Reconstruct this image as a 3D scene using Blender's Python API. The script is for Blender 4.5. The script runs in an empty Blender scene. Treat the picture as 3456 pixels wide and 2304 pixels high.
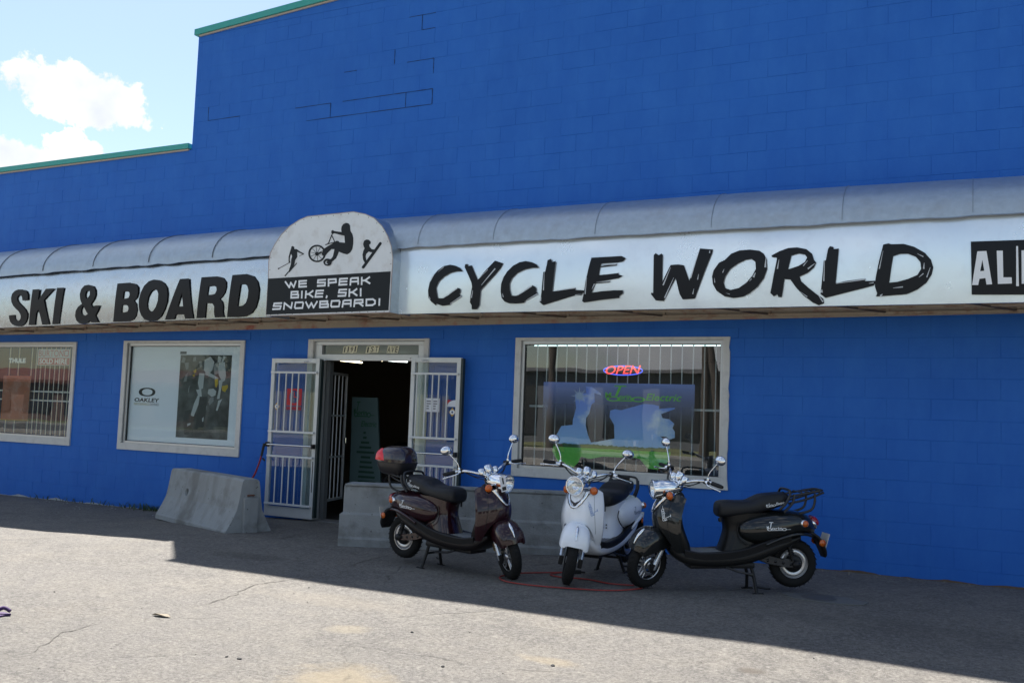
import bpy, bmesh, math, random
from math import sin, cos, pi, radians
from mathutils import Vector, Matrix, noise
from mathutils.geometry import tessellate_polygon
random.seed(7)
S = bpy.context.scene
C = S.collection

# ---------------------------------------------------------------- camera, sky, sun, exposure
cam_d = bpy.data.cameras.new('camera'); cam = bpy.data.objects.new('camera', cam_d); C.objects.link(cam)
cam_d.sensor_width = 36; cam_d.lens = 36 * 0.9163; cam_d.clip_start = 0.05; cam_d.clip_end = 3000
_r = Vector((0.89600579, 0.44262224, 0.03548482)); _u = Vector((0.00272637, -0.08539541, 0.99634341)); _f = Vector((-0.44403399, 0.89263272, 0.07772154))
cam.matrix_world = Matrix(((_r.x, _u.x, -_f.x, 0.0), (_r.y, _u.y, -_f.y, -10.0971), (_r.z, _u.z, -_f.z, 1.5297), (0, 0, 0, 1)))
S.camera = cam

SUN_DIR = Vector((-0.50, 0.47, 1.0)).normalized()
world = bpy.data.worlds.new('World'); S.world = world; world.use_nodes = True
wn = world.node_tree.nodes; wl = world.node_tree.links
def wnode(t, **kw):
    n = wn.new(t)
    for k, v in kw.items(): setattr(n, k, v)
    return n
bg = wn['Background']
sky = wnode('ShaderNodeTexSky', sky_type='NISHITA', sun_disc=False)
sky.sun_elevation = math.asin(SUN_DIR.z); sky.sun_rotation = math.atan2(SUN_DIR.x, SUN_DIR.y)
sky.air_density = 1.15; sky.dust_density = 0.6; sky.ozone_density = 1.0
bg.inputs[1].default_value = 0.055
tc = wnode('ShaderNodeTexCoord')
def wmath(op, a, b=None, c=None, clamp=False):
    n = wnode('ShaderNodeMath', operation=op); n.use_clamp = clamp
    for i, v in enumerate((a, b, c)):
        if v is None: continue
        if isinstance(v, (int, float)): n.inputs[i].default_value = v
        else: wl.new(v, n.inputs[i])
    return n.outputs[0]
def wdot(vec):
    n = wnode('ShaderNodeVectorMath', operation='DOT_PRODUCT'); wl.new(tc.outputs['Generated'], n.inputs[0]); n.inputs[1].default_value = vec
    return n.outputs['Value']
def wnoise(scale, detail, rough=0.55):
    n = wnode('ShaderNodeTexNoise'); n.inputs['Scale'].default_value = scale; n.inputs['Detail'].default_value = detail; n.inputs['Roughness'].default_value = rough
    wl.new(tc.outputs['Generated'], n.inputs['Vector']); return n.outputs['Fac']
fine = wnoise(58, 9, 0.62)
puff = wnoise(19, 4, 0.5)
def cloud(center, sa, sb, tilt, amp=1.15, soft=0.12):
    c = Vector(center).normalized(); rt = c.cross(Vector((0, 0, 1))).normalized(); up = rt.cross(c)
    a = rt * cos(tilt) + up * sin(tilt); b = -rt * sin(tilt) + up * cos(tilt)
    da = wmath('DIVIDE', wdot(a), sa); db = wmath('DIVIDE', wdot(b), sb)
    r2 = wmath('ADD', wmath('MULTIPLY', da, da), wmath('MULTIPLY', db, db))
    front = wmath('GREATER_THAN', wdot(c), 0.3)
    v = wmath('SUBTRACT', 1.0, wmath('SQRT', r2))
    nz = wmath('ADD', wmath('MULTIPLY', wmath('SUBTRACT', fine, 0.5), amp), wmath('MULTIPLY', wmath('SUBTRACT', puff, 0.5), amp * .7))
    v = wmath('ADD', v, nz)
    m = wmath('DIVIDE', v, soft, clamp=True)
    return wmath('MULTIPLY', m, front)
masks = [cloud((-0.757, 0.587, 0.285), 0.070, 0.029, radians(-7)),
         cloud((-0.806, 0.556, 0.213), 0.055, 0.028, radians(-14)),
         cloud((-0.768, 0.597, 0.234), 0.026, 0.022, 0.0, 1.9)]
# scattered fair-weather clouds over the rest of the sky
mapn = wnode('ShaderNodeMapping'); wl.new(tc.outputs['Generated'], mapn.inputs['Vector']); mapn.inputs['Scale'].default_value = (1, 1, 2.3); mapn.inputs['Location'].default_value = (0.35, 0.2, 0.0)
gn = wnode('ShaderNodeTexNoise'); gn.inputs['Scale'].default_value = 4.2; gn.inputs['Detail'].default_value = 9; gn.inputs['Roughness'].default_value = 0.55
wl.new(mapn.outputs[0], gn.inputs['Vector'])
gm = wmath('DIVIDE', wmath('SUBTRACT', gn.outputs['Fac'], 0.515), 0.10, clamp=True)
away = wmath('DIVIDE', wmath('SUBTRACT', 0.90, wdot(Vector((-0.755, 0.59, 0.285)).normalized())), 0.05, clamp=True)
gm = wmath('MULTIPLY', gm, away)
m_all = wmath('MAXIMUM', gm, wmath('MAXIMUM', masks[0], wmath('MAXIMUM', masks[1], masks[2])))
shade = wnode('ShaderNodeMix', data_type='RGBA'); wl.new(puff, shade.inputs['Factor'])
shade.inputs['A'].default_value = (3.6, 4.1, 5.0, 1); shade.inputs['B'].default_value = (9.5, 9.4, 9.2, 1)
mx = wnode('ShaderNodeMix', data_type='RGBA'); wl.new(m_all, mx.inputs['Factor']); wl.new(sky.outputs[0], mx.inputs['A']); wl.new(shade.outputs['Result'], mx.inputs['B'])
wl.new(mx.outputs['Result'], bg.inputs[0])

sun_d = bpy.data.lights.new('sun', 'SUN'); sun_d.energy = 5.0; sun_d.angle = radians(0.53); sun_d.color = (1.0, 0.965, 0.91)
sun = bpy.data.objects.new('sun', sun_d); C.objects.link(sun); sun.location = SUN_DIR * 40
sun.rotation_euler = (-SUN_DIR).to_track_quat('-Z', 'Y').to_euler()
S.view_settings.view_transform = 'Standard'; S.view_settings.look = 'None'; S.view_settings.gamma = 1.0
S.view_settings.use_curve_mapping = False; S.view_settings.exposure = 1.55
S.render.engine = 'CYCLES'; S.cycles.max_bounces = 8; S.cycles.transparent_max_bounces = 24; S.cycles.use_denoising = True

# ---------------------------------------------------------------- traced outlines in metres (x along the wall, z up)
SKI=[[[(-13.155, 2.759), (-13.026, 2.767), (-13.015, 2.714), (-12.979, 2.679), (-12.938, 2.675), (-12.896, 2.695), (-12.883, 2.738), (-12.897, 2.772), (-12.936, 2.816), (-13.006, 2.86), (-13.068, 2.904), (-13.111, 2.966), (-13.124, 3.027), (-13.105, 3.087), (-13.05, 3.129), (-12.974, 3.149), (-12.871, 3.146), (-12.791, 3.122), (-12.747, 3.069), (-12.737, 2.983), (-12.859, 2.977), (-12.869, 3.021), (-12.894, 3.056), (-12.931, 3.065), (-12.971, 3.049), (-12.985, 3.015), (-12.973, 2.98), (-12.938, 2.945), (-12.855, 2.891), (-12.785, 2.839), (-12.739, 2.778), (-12.738, 2.718), (-12.764, 2.659), (-12.81, 2.617), (-12.884, 2.592), (-12.975, 2.593), (-13.068, 2.62), (-13.126, 2.663), (-13.15, 2.715)]], [[(-12.7, 2.607), (-12.648, 3.138), (-12.497, 3.141), (-12.513, 2.97), (-12.352, 3.142), (-12.162, 3.143), (-12.384, 2.975), (-12.245, 2.614), (-12.398, 2.609), (-12.494, 2.842), (-12.543, 2.783), (-12.561, 2.609)]], [[(-12.183, 2.613), (-12.111, 3.149), (-11.96, 3.148), (-12.032, 2.617)]], [[(-11.45, 3.175), (-11.354, 3.154), (-11.302, 3.098), (-11.29, 3.024), (-11.319, 2.959), (-11.38, 2.895), (-11.33, 2.837), (-11.303, 2.871), (-11.194, 2.872), (-11.227, 2.803), (-11.282, 2.73), (-11.216, 2.632), (-11.36, 2.63), (-11.391, 2.659), (-11.441, 2.626), (-11.522, 2.609), (-11.605, 2.62), (-11.669, 2.662), (-11.7, 2.728), (-11.688, 2.803), (-11.642, 2.86), (-11.564, 2.902), (-11.603, 2.966), (-11.618, 3.041), (-11.597, 3.114), (-11.536, 3.166)], [(-11.488, 3.082), (-11.442, 3.094), (-11.412, 3.076), (-11.409, 3.027), (-11.443, 2.987), (-11.476, 2.966), (-11.504, 3.013), (-11.504, 3.054)], [(-11.538, 2.882), (-11.464, 2.782), (-11.438, 2.757), (-11.476, 2.733), (-11.522, 2.731), (-11.56, 2.751), (-11.576, 2.792), (-11.564, 2.842)]], [[(-10.917, 2.633), (-10.864, 3.175), (-10.618, 3.18), (-10.517, 3.161), (-10.457, 3.115), (-10.446, 3.035), (-10.465, 2.964), (-10.517, 2.922), (-10.468, 2.877), (-10.45, 2.797), (-10.465, 2.718), (-10.514, 2.663), (-10.611, 2.636)], [(-10.729, 3.058), (-10.662, 3.061), (-10.616, 3.044), (-10.606, 3.007), (-10.625, 2.968), (-10.675, 2.958), (-10.737, 2.959)], [(-10.749, 2.866), (-10.678, 2.87), (-10.632, 2.853), (-10.617, 2.816), (-10.636, 2.776), (-10.69, 2.765), (-10.757, 2.764)]], [[(-10.423, 2.86), (-10.424, 2.939), (-10.395, 3.034), (-10.338, 3.127), (-10.257, 3.188), (-10.162, 3.209), (-10.054, 3.197), (-9.965, 3.155), (-9.906, 3.091), (-9.884, 3.005), (-9.889, 2.896), (-9.933, 2.788), (-9.999, 2.695), (-10.09, 2.642), (-10.196, 2.631), (-10.307, 2.66), (-10.378, 2.725), (-10.411, 2.796)], [(-10.261, 2.872), (-10.248, 2.967), (-10.201, 3.044), (-10.139, 3.074), (-10.084, 3.057), (-10.058, 3.009), (-10.061, 2.915), (-10.096, 2.83), (-10.144, 2.776), (-10.197, 2.766), (-10.244, 2.801)]], [[(-9.921, 2.652), (-9.675, 3.201), (-9.509, 3.203), (-9.403, 2.661), (-9.55, 2.658), (-9.568, 2.72), (-9.723, 2.718), (-9.753, 2.655)], [(-9.688, 2.825), (-9.621, 3.014), (-9.589, 2.828)]], [[(-9.346, 2.663), (-9.286, 3.211), (-9.006, 3.215), (-8.905, 3.194), (-8.847, 3.136), (-8.84, 3.068), (-8.86, 2.994), (-8.901, 2.942), (-8.942, 2.913), (-8.896, 2.874), (-8.879, 2.814), (-8.885, 2.739), (-8.864, 2.671), (-9.022, 2.669), (-9.037, 2.742), (-9.033, 2.817), (-9.066, 2.855), (-9.173, 2.861), (-9.195, 2.667)], [(-9.149, 3.085), (-9.055, 3.09), (-9.01, 3.073), (-9.001, 3.028), (-9.027, 2.983), (-9.076, 2.972), (-9.162, 2.971)]], [[(-8.809, 2.671), (-8.747, 3.223), (-8.5, 3.229), (-8.383, 3.196), (-8.312, 3.12), (-8.28, 3.023), (-8.287, 2.905), (-8.325, 2.788), (-8.395, 2.716), (-8.497, 2.676), (-8.631, 2.668)], [(-8.632, 2.809), (-8.596, 3.094), (-8.529, 3.1), (-8.479, 3.073), (-8.455, 3.013), (-8.462, 2.924), (-8.491, 2.851), (-8.546, 2.815)]]]
CYC=[[[(-5.281, 3.146), (-5.32, 3.189), (-5.384, 3.216), (-5.452, 3.23), (-5.536, 3.217), (-5.618, 3.166), (-5.68, 3.101), (-5.717, 3.028), (-5.735, 2.94), (-5.726, 2.851), (-5.689, 2.806), (-5.624, 2.76), (-5.62, 2.782), (-5.539, 2.754), (-5.438, 2.764), (-5.434, 2.786), (-5.366, 2.816), (-5.29, 2.865), (-5.319, 2.885), (-5.304, 2.907), (-5.305, 2.943), (-5.339, 2.958), (-5.387, 2.923), (-5.46, 2.874), (-5.535, 2.842), (-5.602, 2.844), (-5.617, 2.9), (-5.629, 2.967), (-5.595, 3.037), (-5.53, 3.093), (-5.447, 3.133), (-5.365, 3.149)]], [[(-5.259, 3.196), (-5.252, 3.228), (-5.222, 3.229), (-5.213, 3.202), (-5.169, 3.212), (-5.142, 3.159), (-5.08, 3.038), (-4.987, 3.143), (-4.871, 3.253), (-4.766, 3.22), (-4.795, 3.164), (-4.879, 3.074), (-5.003, 2.956), (-5.042, 2.921), (-5.047, 2.849), (-5.054, 2.756), (-5.089, 2.704), (-5.15, 2.708), (-5.153, 2.754), (-5.175, 2.787), (-5.167, 2.867), (-5.15, 2.965), (-5.16, 3.011), (-5.205, 3.1)]], [[(-4.323, 3.151), (-4.351, 3.19), (-4.406, 3.216), (-4.484, 3.233), (-4.561, 3.222), (-4.638, 3.187), (-4.707, 3.125), (-4.751, 3.063), (-4.78, 2.985), (-4.784, 2.9), (-4.769, 2.828), (-4.732, 2.785), (-4.676, 2.765), (-4.59, 2.761), (-4.489, 2.766), (-4.483, 2.787), (-4.407, 2.827), (-4.329, 2.871), (-4.348, 2.888), (-4.344, 2.916), (-4.358, 2.942), (-4.394, 2.96), (-4.441, 2.919), (-4.532, 2.868), (-4.586, 2.848), (-4.648, 2.85), (-4.67, 2.911), (-4.677, 2.982), (-4.648, 3.045), (-4.588, 3.1), (-4.496, 3.139), (-4.404, 3.154)]], [[(-4.225, 3.185), (-4.22, 3.231), (-4.179, 3.246), (-4.165, 3.206), (-4.122, 3.218), (-4.132, 3.105), (-4.151, 2.883), (-4.032, 2.894), (-3.877, 2.917), (-3.884, 2.894), (-3.789, 2.887), (-3.752, 2.875), (-3.802, 2.854), (-3.809, 2.836), (-3.882, 2.835), (-4.102, 2.778), (-4.259, 2.737), (-4.301, 2.773), (-4.285, 2.831), (-4.28, 2.894), (-4.264, 3.102), (-4.242, 3.102)]], [[(-3.705, 3.237), (-3.363, 3.241), (-3.317, 3.216), (-3.347, 3.181), (-3.41, 3.173), (-3.588, 3.169), (-3.597, 3.14), (-3.41, 3.159), (-3.416, 3.142), (-3.601, 3.129), (-3.613, 3.045), (-3.527, 3.049), (-3.386, 3.06), (-3.393, 3.044), (-3.343, 3.029), (-3.391, 3.004), (-3.511, 2.988), (-3.64, 2.978), (-3.483, 2.98), (-3.489, 2.963), (-3.653, 2.956), (-3.68, 2.884), (-3.693, 2.858), (-3.579, 2.871), (-3.437, 2.878), (-3.339, 2.875), (-3.338, 2.842), (-3.379, 2.816), (-3.376, 2.796), (-3.576, 2.78), (-3.777, 2.756), (-3.799, 2.772), (-3.78, 2.86), (-3.762, 2.982), (-3.731, 3.131)]], [[(-3.01, 3.233), (-2.99, 3.255), (-2.956, 3.231), (-2.925, 3.248), (-2.914, 3.229), (-2.912, 2.942), (-2.883, 3.007), (-2.825, 3.123), (-2.746, 3.126), (-2.686, 3.115), (-2.626, 2.95), (-2.523, 3.282), (-2.39, 3.265), (-2.397, 3.229), (-2.471, 3.038), (-2.567, 2.769), (-2.693, 2.764), (-2.726, 2.82), (-2.77, 2.986), (-2.894, 2.752), (-2.978, 2.76), (-3.009, 2.8), (-3.031, 2.825), (-3.026, 2.843), (-3.007, 2.837), (-3.007, 3.051)]], [[(-2.392, 2.989), (-2.378, 3.05), (-2.325, 3.126), (-2.264, 3.154), (-2.204, 3.213), (-2.121, 3.243), (-2.016, 3.246), (-1.926, 3.231), (-1.882, 3.199), (-1.851, 3.137), (-1.847, 3.046), (-1.878, 2.956), (-1.936, 2.875), (-2.017, 2.809), (-2.084, 2.777), (-2.174, 2.767), (-2.265, 2.785), (-2.343, 2.841), (-2.383, 2.911)], [(-2.275, 2.923), (-2.261, 2.984), (-2.209, 3.059), (-2.134, 3.11), (-2.059, 3.145), (-2.0, 3.151), (-1.962, 3.119), (-1.956, 3.05), (-1.99, 2.983), (-2.048, 2.916), (-2.123, 2.865), (-2.206, 2.848), (-2.259, 2.869)]], [[(-1.808, 3.177), (-1.735, 3.215), (-1.648, 3.245), (-1.562, 3.247), (-1.476, 3.225), (-1.422, 3.178), (-1.405, 3.118), (-1.383, 3.091), (-1.404, 3.044), (-1.46, 2.994), (-1.537, 2.96), (-1.523, 2.915), (-1.458, 2.854), (-1.38, 2.786), (-1.317, 2.74), (-1.309, 2.696), (-1.358, 2.678), (-1.414, 2.706), (-1.5, 2.774), (-1.572, 2.857), (-1.623, 2.933), (-1.681, 2.942), (-1.69, 2.861), (-1.705, 2.764), (-1.736, 2.765), (-1.747, 2.795), (-1.78, 2.773), (-1.814, 2.807), (-1.803, 2.864), (-1.783, 2.983), (-1.763, 3.088), (-1.752, 3.155), (-1.8, 3.162)], [(-1.616, 3.169), (-1.547, 3.187), (-1.49, 3.174), (-1.468, 3.143), (-1.489, 3.099), (-1.546, 3.064), (-1.646, 3.034)]], [[(-1.277, 3.216), (-1.259, 3.244), (-1.227, 3.235), (-1.224, 3.213), (-1.178, 3.218), (-1.188, 3.08), (-1.204, 2.883), (-1.111, 2.902), (-0.938, 2.921), (-0.942, 2.897), (-0.855, 2.897), (-0.842, 2.889), (-0.865, 2.854), (-0.948, 2.832), (-1.11, 2.793), (-1.296, 2.747), (-1.342, 2.785), (-1.335, 2.85), (-1.313, 3.107), (-1.295, 3.106)]], [[(-0.783, 3.236), (-0.737, 3.245), (-0.711, 3.235), (-0.606, 3.234), (-0.515, 3.201), (-0.425, 3.141), (-0.374, 3.075), (-0.355, 3.004), (-0.368, 2.942), (-0.412, 2.866), (-0.489, 2.805), (-0.579, 2.765), (-0.683, 2.758), (-0.788, 2.752), (-0.844, 2.75), (-0.834, 2.779), (-0.855, 2.844), (-0.848, 2.922), (-0.822, 3.065)], [(-0.695, 3.124), (-0.632, 3.143), (-0.567, 3.14), (-0.502, 3.109), (-0.464, 3.058), (-0.457, 2.994), (-0.489, 2.939), (-0.566, 2.906), (-0.657, 2.881), (-0.729, 2.876), (-0.713, 3.004)]]]
STREAK=[[(-5.524, 2.842), (-5.342, 2.945), (-5.35, 2.955), (-5.526, 2.845)], [(-5.437, 2.773), (-5.286, 2.857), (-5.292, 2.864), (-5.439, 2.775)], [(-5.715, 2.865), (-5.708, 2.832), (-5.698, 2.833), (-5.712, 2.865)], [(-5.028, 2.977), (-4.855, 3.157), (-4.867, 3.167), (-5.032, 2.98)], [(-5.075, 3.044), (-4.951, 3.153), (-4.957, 3.158), (-5.076, 3.045)], [(-5.141, 2.924), (-5.161, 2.839), (-5.148, 2.836), (-5.137, 2.923)], [(-4.568, 2.85), (-4.391, 2.947), (-4.399, 2.958), (-4.571, 2.853)], [(-4.465, 2.792), (-4.328, 2.858), (-4.334, 2.867), (-4.467, 2.794)], [(-4.76, 2.878), (-4.754, 2.834), (-4.744, 2.835), (-4.757, 2.878)], [(-4.253, 3.095), (-4.262, 2.9), (-4.25, 2.899), (-4.249, 3.095)], [(-4.112, 2.887), (-3.883, 2.909), (-3.885, 2.92), (-4.113, 2.891)], [(-3.587, 3.153), (-3.416, 3.148), (-3.416, 3.16), (-3.587, 3.157)], [(-3.638, 2.966), (-3.488, 2.971), (-3.489, 2.981), (-3.639, 2.968)], [(-3.75, 3.022), (-3.77, 2.846), (-3.759, 2.845), (-3.747, 3.022)], [(-3.685, 2.897), (-3.654, 2.949), (-3.665, 2.954), (-3.688, 2.899)], [(-4.286, 2.824), (-4.299, 2.784), (-4.281, 2.781), (-4.281, 2.823)], [(-5.615, 3.143), (-5.532, 3.204), (-5.536, 3.209), (-5.616, 3.144)], [(-5.704, 3.042), (-5.662, 3.114), (-5.669, 3.117), (-5.706, 3.043)], [(-2.826, 3.097), (-2.907, 2.918), (-2.894, 2.913), (-2.822, 3.096)], [(-2.79, 2.991), (-2.889, 2.787), (-2.878, 2.781), (-2.787, 2.99)], [(-3.809, 2.848), (-3.882, 2.841), (-3.88, 2.834), (-3.808, 2.846)], [(-2.531, 3.259), (-2.615, 2.982), (-2.606, 2.979), (-2.528, 3.258)], [(-2.531, 3.017), (-2.544, 2.963), (-2.534, 2.961), (-2.528, 3.016)], [(-2.578, 2.87), (-2.593, 2.817), (-2.583, 2.815), (-2.575, 2.87)], [(-2.422, 3.257), (-2.429, 3.231), (-2.416, 3.229), (-2.418, 3.256)], [(-2.271, 3.062), (-2.289, 3.025), (-2.28, 3.022), (-2.269, 3.061)], [(-1.962, 3.013), (-1.987, 2.971), (-1.97, 2.963), (-1.957, 3.011)], [(-1.861, 3.16), (-1.873, 3.062), (-1.856, 3.06), (-1.856, 3.159)], [(-2.369, 2.972), (-2.367, 2.925), (-2.358, 2.926), (-2.367, 2.972)], [(-2.017, 2.929), (-1.993, 2.949), (-1.999, 2.956), (-2.019, 2.931)], [(-2.25, 2.819), (-2.213, 2.802), (-2.211, 2.808), (-2.25, 2.82)], [(-1.735, 3.132), (-1.753, 3.043), (-1.741, 3.041), (-1.732, 3.131)], [(-1.398, 3.082), (-1.464, 3.037), (-1.455, 3.025), (-1.395, 3.079)], [(-1.462, 3.114), (-1.506, 3.065), (-1.499, 3.059), (-1.46, 3.112)], [(-1.529, 2.81), (-1.466, 2.759), (-1.462, 2.766), (-1.528, 2.812)], [(-1.36, 2.769), (-1.324, 2.707), (-1.314, 2.714), (-1.357, 2.771)], [(-1.308, 3.106), (-1.317, 2.908), (-1.306, 2.908), (-1.304, 3.106)], [(-1.2, 2.878), (-0.941, 2.908), (-0.943, 2.919), (-1.2, 2.882)], [(-0.784, 3.178), (-0.82, 3.008), (-0.811, 3.006), (-0.782, 3.178)], [(-0.433, 3.049), (-0.442, 2.994), (-0.429, 2.992), (-0.43, 3.049)], [(-0.382, 3.005), (-0.414, 2.917), (-0.405, 2.913), (-0.379, 3.004)], [(-0.696, 2.823), (-0.611, 2.827), (-0.612, 2.838), (-0.696, 2.826)], [(-0.49, 3.135), (-0.44, 3.102), (-0.436, 3.109), (-0.489, 3.137)], [(-0.475, 2.916), (-0.435, 2.947), (-0.44, 2.954), (-0.477, 2.918)], [(-0.789, 2.772), (-0.813, 2.759), (-0.802, 2.746), (-0.786, 2.768)], [(-1.331, 2.828), (-1.341, 2.8), (-1.321, 2.797), (-1.326, 2.828)], [(-0.908, 2.873), (-0.865, 2.875), (-0.866, 2.884), (-0.908, 2.875)]]
ALIBOX=[(-0.047, 3.226), (0.453, 3.22), (0.45, 2.734), (-0.041, 2.747)]
ALI=[[[(-0.038, 2.833), (0.005, 3.134), (0.078, 3.134), (0.122, 2.835), (0.077, 2.833), (0.069, 2.891), (0.021, 2.886), (0.011, 2.831)], [(0.027, 2.954), (0.045, 3.056), (0.06, 2.957)]], [[(0.159, 3.133), (0.207, 3.131), (0.21, 2.893), (0.275, 2.891), (0.277, 2.837), (0.167, 2.836)]], [[(0.312, 3.167), (0.326, 3.166), (0.331, 2.812), (0.31, 2.813)]], [[(0.353, 3.127), (0.429, 3.126), (0.427, 2.832), (0.353, 2.832)]]]
ARCH=[(-8.003, 2.656), (-6.151, 2.671), (-6.147, 2.946), (-6.141, 3.303), (-6.172, 3.455), (-6.229, 3.581), (-6.314, 3.7), (-6.433, 3.803), (-6.562, 3.859), (-6.738, 3.899), (-7.432, 3.885), (-7.554, 3.85), (-7.699, 3.78), (-7.83, 3.677), (-7.924, 3.56), (-7.987, 3.452), (-8.008, 3.341), (-7.999, 3.139)]
ARCHBLACK=[(-8.002, 3.127), (-6.161, 3.153), (-6.167, 2.694), (-7.999, 2.671)]
ROWS=[[(-7.72, 3.085), (-6.45, 3.102), (-6.445, 3.011), (-7.695, 2.997)], [(-7.622, 2.958), (-6.556, 2.967), (-6.551, 2.872), (-7.622, 2.866)], [(-7.891, 2.819), (-6.275, 2.839), (-6.272, 2.752), (-7.894, 2.729)]]
BMX=[[[(-6.905, 3.694), (-6.901, 3.728), (-6.879, 3.756), (-6.839, 3.769), (-6.803, 3.762), (-6.778, 3.736), (-6.772, 3.692), (-6.764, 3.662), (-6.736, 3.627), (-6.72, 3.578), (-6.717, 3.51), (-6.726, 3.443), (-6.752, 3.405), (-6.798, 3.381), (-6.857, 3.396), (-6.923, 3.421), (-6.939, 3.385), (-6.96, 3.342), (-7.028, 3.296), (-7.075, 3.273), (-7.1, 3.294), (-7.084, 3.323), (-7.031, 3.34), (-7.009, 3.368), (-7.0, 3.407), (-6.991, 3.455), (-7.038, 3.457), (-7.084, 3.42), (-7.123, 3.383), (-7.165, 3.38), (-7.179, 3.41), (-7.159, 3.463), (-7.089, 3.499), (-7.007, 3.534), (-6.967, 3.556), (-6.937, 3.552), (-6.925, 3.537), (-6.839, 3.526), (-6.853, 3.614), (-6.894, 3.621), (-7.003, 3.651), (-7.032, 3.643), (-7.053, 3.659), (-7.049, 3.685), (-7.029, 3.692), (-7.01, 3.678), (-6.897, 3.66)]], [[(-7.042, 3.65), (-7.091, 3.535), (-7.079, 3.531), (-7.03, 3.646)]], [[(-7.045, 3.622), (-6.999, 3.546), (-6.989, 3.55), (-7.034, 3.625)]], [[(-7.088, 3.54), (-7.122, 3.514), (-7.117, 3.51), (-7.083, 3.536)]], [[(-7.13, 3.511), (-6.965, 3.542), (-6.969, 3.551), (-7.134, 3.521)]], [[(-7.184, 3.433), (-7.256, 3.417), (-7.248, 3.4), (-7.176, 3.416)]], [[(-7.119, 3.407), (-7.121, 3.383), (-7.129, 3.361), (-7.144, 3.341), (-7.164, 3.325), (-7.188, 3.313), (-7.215, 3.306), (-7.245, 3.305), (-7.275, 3.309), (-7.304, 3.318), (-7.33, 3.332), (-7.352, 3.35), (-7.37, 3.371), (-7.381, 3.395), (-7.386, 3.419), (-7.384, 3.443), (-7.376, 3.466), (-7.361, 3.486), (-7.341, 3.502), (-7.316, 3.514), (-7.289, 3.521), (-7.259, 3.522), (-7.229, 3.518), (-7.2, 3.508), (-7.174, 3.494), (-7.152, 3.476), (-7.135, 3.455), (-7.124, 3.431)], [(-7.145, 3.408), (-7.147, 3.389), (-7.154, 3.371), (-7.165, 3.354), (-7.181, 3.341), (-7.201, 3.331), (-7.223, 3.326), (-7.246, 3.324), (-7.27, 3.328), (-7.293, 3.335), (-7.314, 3.347), (-7.332, 3.361), (-7.346, 3.379), (-7.355, 3.398), (-7.359, 3.418), (-7.358, 3.438), (-7.351, 3.456), (-7.339, 3.473), (-7.323, 3.486), (-7.304, 3.496), (-7.281, 3.501), (-7.258, 3.502), (-7.234, 3.499), (-7.211, 3.491), (-7.19, 3.48), (-7.172, 3.465), (-7.158, 3.447), (-7.149, 3.428)]], [[(-7.222, 3.407), (-7.226, 3.395), (-7.236, 3.387), (-7.25, 3.385), (-7.265, 3.388), (-7.276, 3.398), (-7.281, 3.41), (-7.278, 3.421), (-7.268, 3.429), (-7.253, 3.432), (-7.238, 3.428), (-7.227, 3.419)]], [[(-7.252, 3.409), (-7.142, 3.388), (-7.141, 3.392), (-7.251, 3.413)]], [[(-7.254, 3.41), (-7.174, 3.34), (-7.171, 3.343), (-7.25, 3.413)]], [[(-7.254, 3.411), (-7.236, 3.32), (-7.231, 3.321), (-7.249, 3.411)]], [[(-7.254, 3.412), (-7.304, 3.336), (-7.3, 3.334), (-7.25, 3.41)]], [[(-7.253, 3.413), (-7.353, 3.381), (-7.35, 3.377), (-7.251, 3.409)]], [[(-7.251, 3.413), (-7.363, 3.439), (-7.364, 3.435), (-7.252, 3.409)]], [[(-7.25, 3.412), (-7.33, 3.486), (-7.334, 3.484), (-7.254, 3.41)]], [[(-7.249, 3.411), (-7.268, 3.506), (-7.273, 3.506), (-7.254, 3.411)]], [[(-7.25, 3.41), (-7.2, 3.49), (-7.204, 3.493), (-7.254, 3.412)]], [[(-7.251, 3.409), (-7.152, 3.445), (-7.154, 3.449), (-7.253, 3.413)]], [[(-7.02, 3.296), (-7.021, 3.286), (-7.025, 3.276), (-7.032, 3.268), (-7.041, 3.261), (-7.053, 3.257), (-7.066, 3.254), (-7.079, 3.253), (-7.093, 3.255), (-7.107, 3.259), (-7.119, 3.264), (-7.129, 3.272), (-7.137, 3.281), (-7.142, 3.291), (-7.145, 3.301), (-7.144, 3.311), (-7.14, 3.32), (-7.133, 3.328), (-7.123, 3.335), (-7.112, 3.34), (-7.099, 3.343), (-7.085, 3.343), (-7.071, 3.341), (-7.058, 3.338), (-7.046, 3.332), (-7.035, 3.324), (-7.027, 3.315), (-7.022, 3.306)], [(-7.059, 3.292), (-7.06, 3.288), (-7.062, 3.283), (-7.065, 3.279), (-7.07, 3.276), (-7.076, 3.274), (-7.082, 3.272), (-7.089, 3.272), (-7.096, 3.273), (-7.103, 3.275), (-7.109, 3.278), (-7.114, 3.281), (-7.118, 3.285), (-7.12, 3.29), (-7.121, 3.295), (-7.121, 3.3), (-7.119, 3.304), (-7.116, 3.308), (-7.111, 3.311), (-7.105, 3.314), (-7.099, 3.315), (-7.092, 3.315), (-7.085, 3.314), (-7.078, 3.312), (-7.072, 3.31), (-7.067, 3.306), (-7.063, 3.302), (-7.06, 3.297)]]]
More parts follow.
